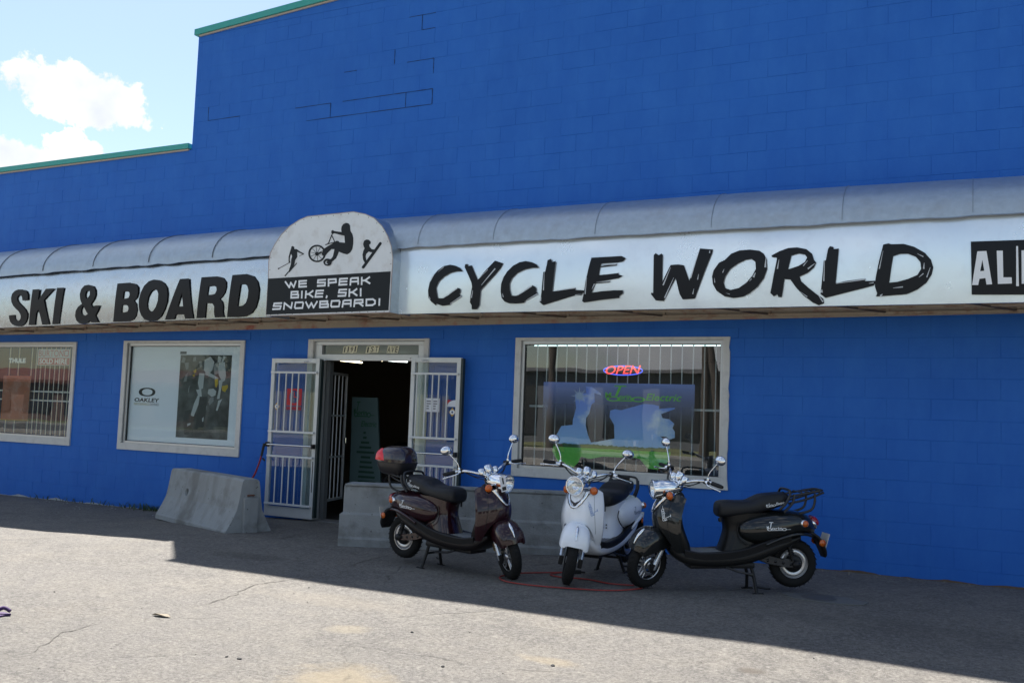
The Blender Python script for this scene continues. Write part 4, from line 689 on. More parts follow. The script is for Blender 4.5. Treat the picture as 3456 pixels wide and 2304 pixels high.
# arched sign box in the middle
PS = .97
arch = MB(); arch.prism([ARCH], 0, lambda a, b, t: (a, -PS + t * .004, b))
f_arch = aw(arch.build('arched_sign', arch_m)); f_arch['label'] = 'arched white sign box with rider silhouettes and a black slogan panel'
sd = MB(); n = len(ARCH); ring0 = [(a, -PS + .003, b) for a, b in ARCH]; ring1 = [(a, -PA + .28 + .3 * max(0, (b - 3.3)), b) for a, b in ARCH]
sd.add(ring0 + ring1, [(i, (i + 1) % n, n + (i + 1) % n, n + i) for i in range(1, n)]); child_of(sd.build('box_side', galv), f_arch)
eg = MB(); eg.tube([(a, -PS + .001, b) for a, b in ARCH + ARCH[:1]], .006, 5); child_of(eg.build('edge_bead', mat('edge_rust', (.42, .36, .34), .6, dirt=(.2, .05, .04), dirt_amt=.8)), f_arch)
rv = MB()
for i in range(n):
    a, b = Vector(ARCH[i]), Vector(ARCH[(i + 1) % n]); L = (b - a).length; cx = Vector((-7.2, 3.2))
    for j in range(max(1, int(L / .11))):
        p = a.lerp(b, (j + .5) / max(1, int(L / .11))); p = p + (cx - p).normalized() * .022
        rv.lathe([(0, -.004), (.005, -.003), (.006, 0)], (p.x, -PS, p.y), (0, 1, 0), 6)
child_of(rv.build('rivets', mat('rivet', (.14, .14, .15), .4, metal=.7)), f_arch)
mb = MB(); mb.prism([ARCHBLACK], 0, lambda a, b, t: (a, -PS - .004 + t * .003, b)); bp_ = child_of(mb.build('slogan_panel', mat('black_panel', (.012, .015, .018), .45, spec=.25)), f_arch)
for nm, g_ in (('rider_silhouette', BMX), ('skier_silhouette', SKIER), ('snowboarder_silhouette', SNOWB)):
    mb = MB()
    for k, q in enumerate(g_): mb.prism([[tuple(p) for p in l] for l in q], 0, lambda a, b, t, k=k: (a, -PS - .0035 - .0002 * k + t * .002, b))
    child_of(mb.build(nm, mat('black_panel', (.012, .015, .018), .45, spec=.25)), f_arch)
# blocky wide slogan lettering: strokes on a 0..1 cell
SF = {'W': [[(0, 1), (.28, 0), (.5, .8), (.72, 0), (1, 1)]], 'E': [[(1, 1), (.12, 1), (0, 0), (.9, 0)], [(.06, .52), (.92, .52)]], 'S': [[(1, 1), (.12, 1), (.05, .55), (.95, .5), (.88, 0), (0, 0)]], 'P': [[(.02, -.08), (.08, 1), (.95, 1), (.95, .48), (.1, .42)]],
      'A': [[(.02, -.1), (.1, .9), (.25, 1), (.95, 1), (.95, -.02)], [(.08, .42), (.95, .42)]], 'K': [[(.08, 1), (.05, -.1)], [(.95, 1), (.45, .52), (.98, 0)], [(.06, .5), (.45, .52)]], 'B': [[(.06, 0), (.06, 1), (.9, 1), (.9, .6), (.7, .52), (1, .45), (1, 0), (.06, 0)], [(.06, .52), (.75, .52)]],
      'I': [[(.5, 1), (.5, -.08)]], ',': [[(.55, .06), (.4, -.18)]], 'N': [[(.02, -.08), (.05, 1), (.9, .05), (.97, 1)]], 'O': [[(.12, 0), (.02, .2), (.08, 1), (.9, 1), (1, .8), (.93, 0), (.12, 0)]], 'R': [[(.02, -.08), (.08, 1), (.95, 1), (.95, .5), (.1, .45)], [(.55, .45), (.98, -.05)]],
      'D': [[(.06, 0), (.06, 1), (.75, 1), (1, .72), (1, .25), (.72, 0), (.06, 0)]], '!': [[(.5, 1), (.46, .32)], [(.46, .12), (.46, -.02)]], ' ': []}
SWID = {'I': .3, ',': .3, '!': .35, ' ': .7, 'W': 1.3}
def slogan(txt, quad, parent):
    tl, tr, br, bl = [Vector(q) for q in quad]
    widths = [SWID.get(c, 1.0) for c in txt]; gap = .3; tot = sum(widths) + gap * (len(txt) - 1); pos = 0
    for ch, w in zip(txt, widths):
        mb = MB(); k = 0
        for pl in SF[ch]:
            pts = [(pos + (u * w), v) for u, v in pl]
            P2 = [(bl.lerp(br, u / tot).lerp(tl.lerp(tr, u / tot), .1 + v * .8)) for u, v in pts]
            th = .011
            for a, b in zip(P2, P2[1:]):
                d = (b - a); L = d.length
                if L < 1e-5: continue
                d /= L; nrm = Vector((-d.y, d.x)) * th; a2 = a - d * th * .8; b2 = b + d * th * .8; k += 1
                mb.prism([[tuple(a2 - nrm), tuple(b2 - nrm), tuple(b2 + nrm), tuple(a2 + nrm)]], 0, lambda p, q, t, k=k: (p, -PS - .0060 - .0002 * k + t * .002, q))
        if mb.v: child_of(mb.build('letter', letter_w), parent)
        pos += w + gap
for t_, q_ in zip(('WE SPEAK', 'BIKE, SKI', 'SNOWBOARD!'), ROWS): slogan(t_, q_, f_arch)
# inner wall strip, angle irons, ribs and braces under the awning
sf = MB(); sf.box((-16.5, -.012, 2.70), (5.2, -.007, 3.3)); sf = aw(sf.build('inner_panel', soffit_m))
for v in sf.data.vertices: v.co.z += sag(v.co.x)
def bar_along(y, z, s, name, m):
    mb = MB(); xs = [-16.5 + i * .7 for i in range(32)]
    mb.loft([[(x, y, z + sag(x)), (x, y + s, z + sag(x)), (x, y + s, z + s + sag(x)), (x, y, z + s + sag(x))] for x in xs], smooth=False); aw(mb.build(name, m))
bar_along(-.045, 2.665, .03, 'angle_iron', angle_m); bar_along(-PA + .052, 2.678, .02, 'angle_iron', angle_m); bar_along(-.4, 2.685, .02, 'angle_iron', angle_m)
xx = -15.9
while xx < 5:
    mb = MB(); mb.box((xx, -.045, 2.70 + sag(xx)), (xx + .025, -.013, 3.3 + sag(xx)), 0); aw(mb.build('rib', angle_m))
    mb = MB(); mb.tube([(xx - .45, -PA + .06, 2.69 + sag(xx)), (xx, -.03, 2.69 + sag(xx))], .011, 5); aw(mb.build('brace', mat('brace_brown', (.10, .075, .055), .7)))
    mb = MB(); mb.tube([(xx + .01, -PA + .06, 2.70 + sag(xx)), (xx + .01, -.03, 3.25 + sag(xx))], .011, 5); aw(mb.build('brace', mat('brace_brown', (.10, .075, .055), .7)))
    xx += 1.16

# ---------------------------------------------------------------- posters, stickers and signs in the windows
def flat(name, pts, y, m, parent=None, th=.002):
    mb = MB(); mb.prism([pts], 0, lambda a, b, t: (a, y + t * th, b)); return mb.build(name, m, parent)
def rect(x0, x1, z0, z1): return [(x0, z0), (x1, z0), (x1, z1), (x0, z1)]
# eyewear poster filling the middle window
pw = mat('poster_board', (.80, .79, .84), .75, noise_amt=.03, noise_scale=2)
oak = flat('window_poster', rect(-11.46, -9.30, .94, 2.36), .068, pw)
tag(oak, 'white poster board with an oval logo and a grey cyclist photo filling the second window', 'poster')
ov = MB()
def ellp(cx, cz, rx, rz, n=40, e=2.0): return [(cx + rx * sgp(cos(2 * pi * i / n), 2 / e), cz + rz * sgp(sin(2 * pi * i / n), 2 / e)) for i in range(n)]
ov.prism([ellp(-11.112, 1.674, .170, .064, e=2.3), ellp(-11.108, 1.674, .108, .047, e=2.2)], 0, lambda a, b, t: (a, .0655 + t * .002, b)); ov.build('oval_logo', ink, oak)
mb = MB(); wall_text(mb, 'OAKLEY', -11.363, 1.525, -10.85, 1.585, .0665, .03, .1); mb.build('lettering', ink, oak)
mb = MB(); wall_text(mb, 'PERFORMANCE', -11.365, 1.475, -11.045, 1.512, .0665); mb.build('lettering', mat('mustard_print', (.42, .33, .10), .6), oak)
mb = MB(); wall_text(mb, 'DEFINED', -11.035, 1.475, -10.852, 1.512, .0665); mb.build('lettering', mat('grey_print', (.09, .09, .10), .6), oak)
flat('small_label', rect(-10.489, -10.365, 2.243, 2.282), .0660, mat('grey_print', (.09, .09, .10), .6), oak)
def photo_mat():
    m = bpy.data.materials.new('photo_print'); m.use_nodes = True; nt = m.node_tree; N = nt.nodes; K = nt.links; b = N['Principled BSDF']; b.inputs['Roughness'].default_value = .5
    geo = N.new('ShaderNodeNewGeometry'); n = N.new('ShaderNodeTexNoise'); n.inputs['Scale'].default_value = 5; n.inputs['Detail'].default_value = 8; K.new(geo.outputs['Position'], n.inputs['Vector'])
    r = N.new('ShaderNodeValToRGB'); K.new(n.outputs['Fac'], r.inputs[0]); r.color_ramp.elements[0].position = .35; r.color_ramp.elements[0].color = (.018, .018, .017, 1); r.color_ramp.elements[1].position = .75; r.color_ramp.elements[1].color = (.13, .13, .125, 1)
    K.new(r.outputs[0], b.inputs['Base Color']); return m
ph = flat('photo_print', rect(-10.478, -9.49, 1.03, 2.232), .0660, photo_mat(), oak)
greys = [mat('print_grey_%s' % n, (c, c, c), .5) for n, c in (('pale', .42), ('mid', .20), ('dark', .03))]; yel = mat('print_yellow', (.45, .30, .02), .5)
def pz(px, py):   # poster print coordinates (0..1 across, 0..1 down)
    return (-10.478 + px * .988, 2.232 - py * 1.202)
prints = [(0, [(.48, .06), (.58, .02), (.66, .08), (.64, .18), (.56, .24), (.49, .18)]), (0, [(.76, .10), (.88, .08), (.92, .24), (.90, .30), (.84, .32), (.76, .24), (.74, .16)]), (1, [(.66, .12), (.74, .08), (.75, .22), (.68, .24)]),
          (0, [(.51, .20), (.54, .19), (.78, .27), (.77, .30), (.50, .235)]), (0, [(.40, .22), (.49, .22), (.47, .40), (.41, .42), (.38, .34)]), (0, [(.77, .30), (.86, .29), (.84, .42), (.82, .52), (.76, .52), (.78, .40)]),
          (0, [(.60, .41), (.68, .40), (.73, .43), (.72, .48), (.66, .50), (.59, .46)]), (1, [(.62, .51), (.70, .50), (.71, .55), (.64, .60), (.60, .56)]), (0, [(.36, .42), (.45, .41), (.46, .50), (.40, .60), (.33, .74), (.28, .73), (.34, .58), (.40, .48)]),
          (0, [(.78, .54), (.86, .52), (.83, .58), (.80, .66), (.76, .66), (.77, .60)]), (1, [(.45, .66), (.52, .60), (.58, .61), (.56, .66), (.46, .72)]), (2, [(.14, .68), (.26, .66), (.30, .80), (.26, .96), (.18, .96)]), (2, [(.44, .50), (.58, .50), (.56, .70), (.48, .98), (.36, .98), (.40, .70)]),
          (1, [(.04, .03), (.10, .04), (.09, .10), (.03, .09)]), (1, [(.10, .10), (.18, .09), (.17, .17), (.12, .18)]), (1, [(.25, .03), (.30, .02), (.31, .07), (.26, .08)]), (1, [(.38, .08), (.43, .07), (.44, .14), (.39, .15)]), (0, [(.73, .01), (.80, .03), (.78, .10), (.74, .08)]), (0, [(.84, .01), (.90, .02), (.83, .10), (.80, .09)]), (1, [(.12, .24), (.16, .21), (.14, .32), (.09, .33)]), (1, [(.20, .40), (.23, .37), (.22, .45), (.19, .46)]),
          (0, [(.22, .83), (.27, .82), (.27, .84), (.22, .86)]), (0, [(.50, .76), (.54, .74), (.54, .79), (.51, .80)])]
for k, (gi, pts) in enumerate(prints): flat('print_patch', [pz(a + .012 * sin(k * 3 + i), b) for i, (a, b) in enumerate(pts)], .0648 - k * .00002, greys[gi], ph, .0005)
for pts in ([(.70, .29), (.76, .28), (.77, .34), (.74, .39), (.71, .37)], [(.84, .37), (.95, .35), (.96, .38), (.91, .44), (.85, .42)], [(.28, .19), (.33, .17), (.33, .21), (.29, .22)], [(.26, .24), (.31, .23), (.30, .26), (.27, .26)]): flat('print_patch', [pz(a, b) for a, b in pts], .0642, yel, ph, .0005)
# signs in the left window
def film_mat(name, col, a):
    m = bpy.data.materials.new(name); m.use_nodes = True; nt = m.node_tree; N = nt.nodes; K = nt.links; b = N['Principled BSDF']; b.inputs['Base Color'].default_value = (*col, 1); b.inputs['Roughness'].default_value = .5; b.inputs['Alpha'].default_value = a; return m
mb = MB(); wall_text(mb, 'THULE', -14.292, 2.085, -13.873, 2.165, .058, .06); t = mb.build('window_lettering', mat('white_lettering', (.75, .78, .80), .5)); tag(t, 'bold white lettering stuck to the glass at the upper left of the barred left window', 'lettering')
bp = flat('window_banner', rect(-13.62, -12.86, 2.055, 2.315), .085, film_mat('white_film', (.62, .64, .68), .75)); tag(bp, 'pale banner with red dealer lettering hanging in the top right of the barred left window', 'banner')
red_p = mat('faded_red_print', (.42, .07, .09), .6)
mb = MB(); wall_text(mb, 'BURTON', -13.598, 2.195, -13.02, 2.30, .083, .0); mb.build('lettering', red_p, bp)
mb = MB(); mb.prism([rect(-13.0, -12.90, 2.20, 2.30), rect(-12.985, -12.915, 2.215, 2.285)[::-1]], 0, lambda a, b, t: (a, .083 + t * .001, b)); mb.build('logo_square', red_p, bp)
flat('red_band', rect(-13.60, -12.87, 2.065, 2.175), .0835, red_p, bp, .001)
mb = MB(); wall_text(mb, 'SOLD HERE', -13.57, 2.08, -12.92, 2.16, .082, .02); mb.build('lettering', mat('white_lettering', (.75, .78, .80), .5), bp)
op = flat('window_poster', rect(-14.45, -13.78, 1.15, 1.88), .10, mat('orange_poster', (.30, .075, .025), .6, noise_amt=.5, noise_scale=5, dirt=(.45, .40, .36), dirt_amt=.5)); tag(op, 'faded orange poster behind the bars of the left window', 'poster')
# big window: scooter film poster and neon sign
def scoot_print():
    m = bpy.data.materials.new('sky_and_meadow_print'); m.use_nodes = True; nt = m.node_tree; N = nt.nodes; K = nt.links; b = N['Principled BSDF']; b.inputs['Roughness'].default_value = .4
    geo = N.new('ShaderNodeNewGeometry'); sp = N.new('ShaderNodeSeparateXYZ'); K.new(geo.outputs['Position'], sp.inputs[0])
    n = N.new('ShaderNodeTexNoise'); n.inputs['Scale'].default_value = 3.2; n.inputs['Detail'].default_value = 7; K.new(geo.outputs['Position'], n.inputs['Vector'])
    def mr(v, a, c):
        r = N.new('ShaderNodeMapRange'); K.new(v, r.inputs['Value']); r.inputs['From Min'].default_value = a; r.inputs['From Max'].default_value = c; return r.outputs[0]
    def mix(f, a, c):
        x = N.new('ShaderNodeMix'); x.data_type = 'RGBA'; K.new(f, x.inputs['Factor'])
        for k, v in (('A', a), ('B', c)):
            if isinstance(v, tuple): x.inputs[k].default_value = (*v, 1)
            else: K.new(v, x.inputs[k])
        return x.outputs['Result']
    skyc = mix(mr(sp.outputs[2], 1.2, 1.8), (.40, .66, .98), (.17, .29, .90)); skyc = mix(mr(n.outputs['Fac'], .53, .68), skyc, (.95, .97, 1.0))
    n2 = N.new('ShaderNodeTexNoise'); n2.inputs['Scale'].default_value = 25; n2.inputs['Detail'].default_value = 5; K.new(geo.outputs['Position'], n2.inputs['Vector'])
    gr_ = mix(n2.outputs['Fac'], (.10, .52, .05), (.26, .74, .11))
    ad = N.new('ShaderNodeMath'); ad.operation = 'MULTIPLY_ADD'; K.new(n2.outputs['Fac'], ad.inputs[0]); ad.inputs[1].default_value = .05; K.new(sp.outputs[2], ad.inputs[2])
    c1 = mix(mr(ad.outputs[0], 1.241, 1.246), (.02, .10, .02), skyc)
    c2 = mix(mr(sp.outputs[2], 1.174, 1.179), gr_, c1)
    K.new(c2, b.inputs['Base Color']); return m
def tint_film():
    m = bpy.data.materials.new('blue_film'); m.use_nodes = True; nt = m.node_tree; N = nt.nodes; K = nt.links; b = N['Principled BSDF']; b.inputs['Roughness'].default_value = .4
    geo = N.new('ShaderNodeNewGeometry'); sp = N.new('ShaderNodeSeparateXYZ'); K.new(geo.outputs['Position'], sp.inputs[0])
    r = N.new('ShaderNodeMapRange'); K.new(sp.outputs[2], r.inputs['Value']); r.inputs['From Min'].default_value = 1.45; r.inputs['From Max'].default_value = 1.95
    x = N.new('ShaderNodeMix'); x.data_type = 'RGBA'; K.new(r.outputs[0], x.inputs['Factor']); x.inputs['A'].default_value = (.10, .10, .09, 1); x.inputs['B'].default_value = (.25, .33, .78, 1); K.new(x.outputs['Result'], b.inputs['Base Color'])
    r2 = N.new('ShaderNodeMapRange'); K.new(sp.outputs[2], r2.inputs['Value']); r2.inputs['From Min'].default_value = 1.4; r2.inputs['From Max'].default_value = 1.93; r2.inputs['To Min'].default_value = .06; r2.inputs['To Max'].default_value = .92; K.new(r2.outputs[0], b.inputs['Alpha']); return m
pos = flat('window_poster', rect(-4.62, -2.79, .947, 1.933), .075, tint_film()); tag(pos, 'large translucent scooter poster of blue sky and green meadow in the big window', 'poster')
flat('scooter_print', PSIL, .0725, scoot_print(), pos)
sb_ = MB()
for i in range(16):
    a = i * pi / 8; L = .07 if i % 2 else .11; c = Vector((-4.155, 1.776)); d = Vector((cos(a), sin(a))); nn = Vector((-d.y, d.x)) * .012
    sb_.prism([[tuple(c + nn), tuple(c - nn), tuple(c + d * L)]], 0, lambda p, q, t, i=i: (p, .0705 - i * .00005 + t * .0003, q))
sb_.build('sunburst', film_mat('sun_print', (.62, .72, .95), .75), pos)
def logo_motorino(fn, m, parent, name='logo', full=True):
    """a little scooter drawn into the lettering: tall T-shaped handlebar stem, two wheels, letters between"""
    mb = MB()
    def R_(x0, x1, y0, y1, k=0): mb.add([fn(x0, y0), fn(x1, y0), fn(x1, y1), fn(x0, y1)], [(0, 1, 2, 3)])
    def O_(cx, cy, r, w):
        n = 14; mb.add([fn(cx + r * .6 * cos(2 * pi * i / n), cy + r * sin(2 * pi * i / n)) for i in range(n)] + [fn(cx + (r - w) * .6 * cos(2 * pi * i / n), cy + (r - w) * sin(2 * pi * i / n)) for i in range(n)], [(i, (i + 1) % n, n + (i + 1) % n, n + i) for i in range(n)])
    O_(.11, .16, .16, .06); O_(.44, .16, .16, .06) if full else O_(.72, .16, .16, .06)
    e = .44 if full else .72
    R_(.18, e - .08, .03, .09)
    mb.add([fn(.13, .34), fn(.165, .34), fn(.215, .92), fn(.18, .92)], [(0, 1, 2, 3)]); R_(.12, .28, .93, 1.0)
    add_text(mb, 'M', lambda u, v: fn(.0 + u * .08, .22 + v * .34), .02)
    add_text(mb, 'orin', lambda u, v: fn(.19 + u * (e - .28), .14 + v * .30), .02)
    if full: add_text(mb, 'Electric', lambda u, v: fn(.54 + u * .46, .10 + v * .44), .012, .25)
    else: R_(e + .1, 1, .12, .16)
    return mb.build(name, m, parent)
green_p = mat('green_print', (.16, .68, .06), .5)
logo_motorino(lambda u, v: (-3.835 + u * .90, .0705, 1.723 + v * .183), green_p, pos)
ns = empty('neon_sign', (-3.64, .10, 2.03)); tag(ns, 'lit red and blue oval OPEN sign hanging in the big window', 'sign')
nr = mat('neon_red', (.6, .05, .04), .4, emit=(1.0, .075, .06), emit_s=.62); nb = mat('neon_blue', (.05, .06, .5), .4, emit=(.10, .15, 1.0), emit_s=.55)
mb = MB(); mb.tube([(.235 * cos(2 * pi * i / 40), 0, .05 + .052 * sin(2 * pi * i / 40)) for i in range(41)], .006, 6, caps=False); mb.build('blue_ring', nb, ns)
mb = MB(); add_text(mb, 'OPEN', lambda u, v: (-.205 + u * .41 + (v - .5) * .03, -.012, .002 + v * .098 + u * .012), .012); mb.build('lettering', nr, ns)
mb = MB(); mb.box((-.22, .02, .0), (.22, .04, .10), .008); mb.build('back_plate', mat('smoked_plate', (.02, .02, .03), .3), ns)
for xx in (-.18, .18):
    mb = MB(); mb.tube([(xx, .03, .09), (xx, .03, .42)], .002, 4); mb.build('chain', black_gasket, ns)
mb = MB(); mb.box((-4.84, .25, 2.372), (-2.56, .27, 2.402)); tag(mb.build('glowing_headrail', mat('headrail_glow', (.8, .85, .85), .5, emit=(.72, .95, .95), emit_s=.75)), 'long pale headrail with an added glow along the top of the big window', 'light')  # pale headrail strip, no lamp: its glow is added to keep it bright
# stickers and notes on the door leaves
rs = empty('door_sticker', (-8.19, -.114, 1.49)); tag(rs, 'square red store hours sticker on the left door glass', 'sticker')
rp = mat('red_sticker', (.50, .02, .03), .5)
mb = MB(); mb.prism([rect(-.125, .125, .06, .285)[:], ellp(0, .175, .085, .085, 20)], 0, lambda a, b, t: (a, t * .001, b)); mb.build('red_square', rp, rs)
mb = MB(); mb.box((-.007, 0, .165), (.007, .001, .24)); mb.box((.007, 0, .165), (.05, .001, .178)); mb.build('clock_hands', rp, rs)
flat('red_strip', [(-.125, .0), (.125, .0), (.125, .045), (-.125, .045)], 0, film_mat('faded_red', (.40, .03, .05), .75), rs)
def diamond(x, z, y, label):
    d = empty('diamond_sticker', (x, y, z)); tag(d, label, 'sticker')
    flat('gold_diamond', [(-.048, 0), (0, -.055), (.048, 0), (0, .055)], 0, mat('gold_print', (.55, .33, .05), .5), d, .001)
    flat('white_disc', ellp(0, 0, .036, .028, 14), -.0006, mat('white_lettering', (.75, .78, .80), .5), d, .0005)
    flat('blue_dot', ellp(0, 0, .014, .014, 10), -.0012, mat('navy_print', (.05, .06, .2), .5), d, .0005)
diamond(-8.475, 1.53, -.114, 'small white and gold diamond sticker on the left door'); diamond(-5.735, 1.535, -.134, 'small white and gold diamond sticker on the right door')
pn = empty('paper_notice', (-6.02, -.134, 1.53)); tag(pn, 'white opening hours notice taped to the right door glass', 'notice')
flat('sheet', rect(-.10, .10, 0, .168), 0, mat('paper_white', (.72, .73, .76), .8), pn, .001)
for c_ in (-.085, .012):
    mb = MB()
    for r_ in range(4): mb.box((c_, -.001, .125 - r_ * .03), (c_ + (.06 if r_ < 2 else .035), -.0004, .136 - r_ * .03))
    mb.build('print_lines', mat('grey_print', (.09, .09, .10), .6), pn)
hs = empty('arch_sticker', (-5.75, -.134, 1.60)); tag(hs, 'white half round sticker with a red corner on the right door', 'sticker')
flat('white_arch', [(-.06, 0), (.06, 0), (.06, .085), (.02, .08), (-.03, .06), (-.055, .03)], 0, mat('paper_white', (.72, .73, .76), .8), hs, .001)
flat('red_corner', [(-.06, .03), (-.03, .062), (.0, .08), (-.06, .085)], -.0004, rp, hs, .0008)
# display board standing inside the doorway
bd = empty('display_board', (-7.66, .9, .04)); tag(bd, 'tall grey green display board with green print standing inside the doorway', 'display board')
bm_ = mat('grey_green_board', (.075, .125, .125), .6)
mb = MB(); mb.prism([[(-.24, .0), (.32, .0), (.11, 1.66), (-.32, 1.66)]], 0, lambda a, b, t: (a, t * .03 + (1.66 - b) * -.04, b)); mb.build('panel', bm_, bd)
dk = mat('dark_green_print', (.012, .05, .03), .6)
logo_motorino(lambda u, v: (-.27 + u * .36, -.006 + (1.66 - (1.38 + v * .22)) * -.04, 1.38 + v * .22), mat('board_green', (.015, .09, .04), .5), bd, full=False)
mb = MB(); add_text(mb, 'Electric', lambda u, v: (-.13 + u * .26, -.006 + (.42 - v * .08) * -.04, 1.25 + v * .08), .01, .2); mb.build('lettering', mat('board_green', (.015, .09, .04), .5), bd)
for i in range(15):
    mb = MB()
    w_ = [.04, .06, .14, .2, .3, .16, .2, .22, .26, .28, .3, .26, .2, .18, .12][i]; z_ = 1.15 - i * .068; cx_ = -.06 + i * .009
    mb.add([(cx_ - w_ / 2, -.006 + (1.66 - z_) * -.04, z_), (cx_ + w_ / 2, -.006 + (1.66 - z_) * -.04, z_), (cx_ + w_ / 2, -.006 + (1.63 - z_) * -.04, z_ + .03), (cx_ - w_ / 2, -.006 + (1.63 - z_) * -.04, z_ + .03)], [(0, 1, 2, 3)])
    mb.build('print_line', dk, bd)
# lamps on the shop ceiling
for k, (x0, y0, x1, y1, m, lb) in enumerate([(-14.34, 9.1, -14.3, 9.95, tube_m, 'warm lit fluorescent tube on the dark shop ceiling'), (-12.85, 9.0, -12.55, 9.4, tube_w, 'white lit fluorescent tube at the right of the shop ceiling')]):
    o = MB(); o.box((min(x0, x1) - .02, y0, 2.72), (max(x0, x1) + .02, y1, 2.76)) if False else o.tube([(x0, y0, 2.74), (x1, y1, 2.74)], .022, 8)
    t = o.build('tube', m); r_ = empty('ceiling_light', (x0, y0, 2.74)); t.parent = r_; t.matrix_parent_inverse = Matrix.Translation((-x0, -y0, -2.74)); tag(r_, lb, 'light')
for x_, lb in ((-13.78, 'small round lit bulb beside the warm tube on the shop ceiling'), (-13.09, 'small round lit bulb beside the white tube on the shop ceiling')):
    o = MB(); o.lathe([(0, -.04), (.04, -.03), (.055, 0), (.04, .03), (0, .035)], (x_, 9.1, 2.76), (0, 0, 1), 12); tag(o.build('ceiling_bulb', tube_m), lb, 'light')

# ---------------------------------------------------------------- concrete barriers
def concrete_material():
    m = mat('cast_concrete', (.275, .29, .29), .88, noise_amt=.2, noise_scale=5, bump=.5, bump_scale=55, dirt=(.12, .118, .108), dirt_amt=.8, dirt_scale=3.1); nt = m.node_tree; N = nt.nodes; K = nt.links; b = N['Principled BSDF']
    lk = b.inputs['Base Color'].links[0].from_socket
    geo = N.new('ShaderNodeNewGeometry'); vo = N.new('ShaderNodeTexVoronoi'); vo.inputs['Scale'].default_value = 17; K.new(geo.outputs['Position'], vo.inputs['Vector'])
    r = N.new('ShaderNodeMapRange'); K.new(vo.outputs['Distance'], r.inputs['Value']); r.inputs['From Min'].default_value = .10; r.inputs['From Max'].default_value = .14; r.inputs['To Min'].default_value = 1; r.inputs['To Max'].default_value = 0
    sep = N.new('ShaderNodeSeparateColor'); K.new(vo.outputs['Color'], sep.inputs[0]); g = N.new('ShaderNodeMath'); g.operation = 'GREATER_THAN'; g.inputs[1].default_value = .8; K.new(sep.outputs[0], g.inputs[0])
    mu = N.new('ShaderNodeMath'); mu.operation = 'MULTIPLY'; K.new(r.outputs[0], mu.inputs[0]); K.new(g.outputs[0], mu.inputs[1])
    mx = N.new('ShaderNodeMix'); mx.data_type = 'RGBA'; K.new(mu.outputs[0], mx.inputs['Factor']); K.new(lk, mx.inputs['A']); mx.inputs['B'].default_value = (.06, .058, .055, 1)
    tco = N.new('ShaderNodeTexCoord'); sx_ = N.new('ShaderNodeSeparateXYZ'); K.new(tco.outputs['Object'], sx_.inputs[0])
    def mth(op, a, c=None):
        q = N.new('ShaderNodeMath'); q.operation = op
        for i_, v_ in enumerate((a, c)):
            if v_ is None: continue
            if isinstance(v_, (int, float)): q.inputs[i_].default_value = v_
            else: K.new(v_, q.inputs[i_])
        return q.outputs[0]
    ns_ = N.new('ShaderNodeTexNoise'); ns_.inputs['Scale'].default_value = 6; ns_.inputs['Detail'].default_value = 6; K.new(geo.outputs['Position'], ns_.inputs['Vector'])
    bnd = mth('SUBTRACT', mth('ADD', 1.0, mth('MULTIPLY', mth('SUBTRACT', ns_.outputs['Fac'], .5), 2.2)), mth('DIVIDE', mth('ABSOLUTE', mth('ADD', sx_.outputs[0], .24)), .17))
    rb_ = N.new('ShaderNodeMapRange'); K.new(bnd, rb_.inputs['Value']); rb_.inputs['From Max'].default_value = .7; rb_.inputs['To Max'].default_value = .6
    mb_ = N.new('ShaderNodeMix'); mb_.data_type = 'RGBA'; K.new(rb_.outputs[0], mb_.inputs['Factor']); K.new(mx.outputs['Result'], mb_.inputs['A']); mb_.inputs['B'].default_value = (.13, .125, .11, 1); mx = mb_
    # runs of damp down the face
    mp = N.new('ShaderNodeMapping'); mp.inputs['Scale'].default_value = (1, 1, .12); K.new(geo.outputs['Position'], mp.inputs['Vector']); n = N.new('ShaderNodeTexNoise'); n.inputs['Scale'].default_value = 7; n.inputs['Detail'].default_value = 5; K.new(mp.outputs[0], n.inputs['Vector'])
    r2 = N.new('ShaderNodeMapRange'); K.new(n.outputs['Fac'], r2.inputs['Value']); r2.inputs['From Min'].default_value = .52; r2.inputs['From Max'].default_value = .75; r2.inputs['To Max'].default_value = .45
    m2 = N.new('ShaderNodeMix'); m2.data_type = 'RGBA'; K.new(r2.outputs[0], m2.inputs['Factor']); K.new(mx.outputs['Result'], m2.inputs['A']); m2.inputs['B'].default_value = (.16, .155, .14, 1); K.new(m2.outputs['Result'], b.inputs['Base Color']); return m
conc = concrete_material()
bx, by, byaw = -8.645, -1.05, radians(-21.5); bz = ground_z(bx, by) - .02
bar_ = empty('concrete_barrier', (bx, by, bz), (0, 0, byaw)); tag(bar_, 'flared concrete road barrier with two round holes standing under the poster window', 'barrier')
prof = [(-.29, 0), (-.29, .055), (-.275, .075), (-.215, .19), (-.165, .30), (-.140, .42), (-.120, .56), (-.108, .635), (-.085, .66), (.085, .66), (.108, .635), (.120, .56), (.140, .42), (.165, .30), (.215, .19), (.275, .075), (.29, .055), (.29, 0)]
L2 = 1.035
mb = MB(); n_ = 14; rings = []
for i in range(n_ + 1):
    x_ = -L2 + 2 * L2 * i / n_; sc = .985 if i in (0, n_) else 1
    rings.append([(x_, a * sc + .004 * noise.noise(Vector((x_ * 2, a * 6, b * 5))), b * (sc if b > .1 else 1)) for a, b in prof])
mb.loft(rings, smooth=False); body = mb.build('barrier_body', conc, bar_)
def drill(o, holes):
    for p0, p1, r in holes:
        c = MB(); c.tube([p0, p1], r, 20); c = c.build('drill', None); c.matrix_world = o.matrix_world.copy(); c.parent = o.parent
        m_ = o.modifiers.new('drill', 'BOOLEAN'); m_.object = c; m_.operation = 'DIFFERENCE'; m_.solver = 'EXACT'
        dg = bpy.context.evaluated_depsgraph_get(); dg.update(); me = bpy.data.meshes.new_from_object(o.evaluated_get(dg))
        o.modifiers.clear(); o.data = me; bpy.data.objects.remove(c)
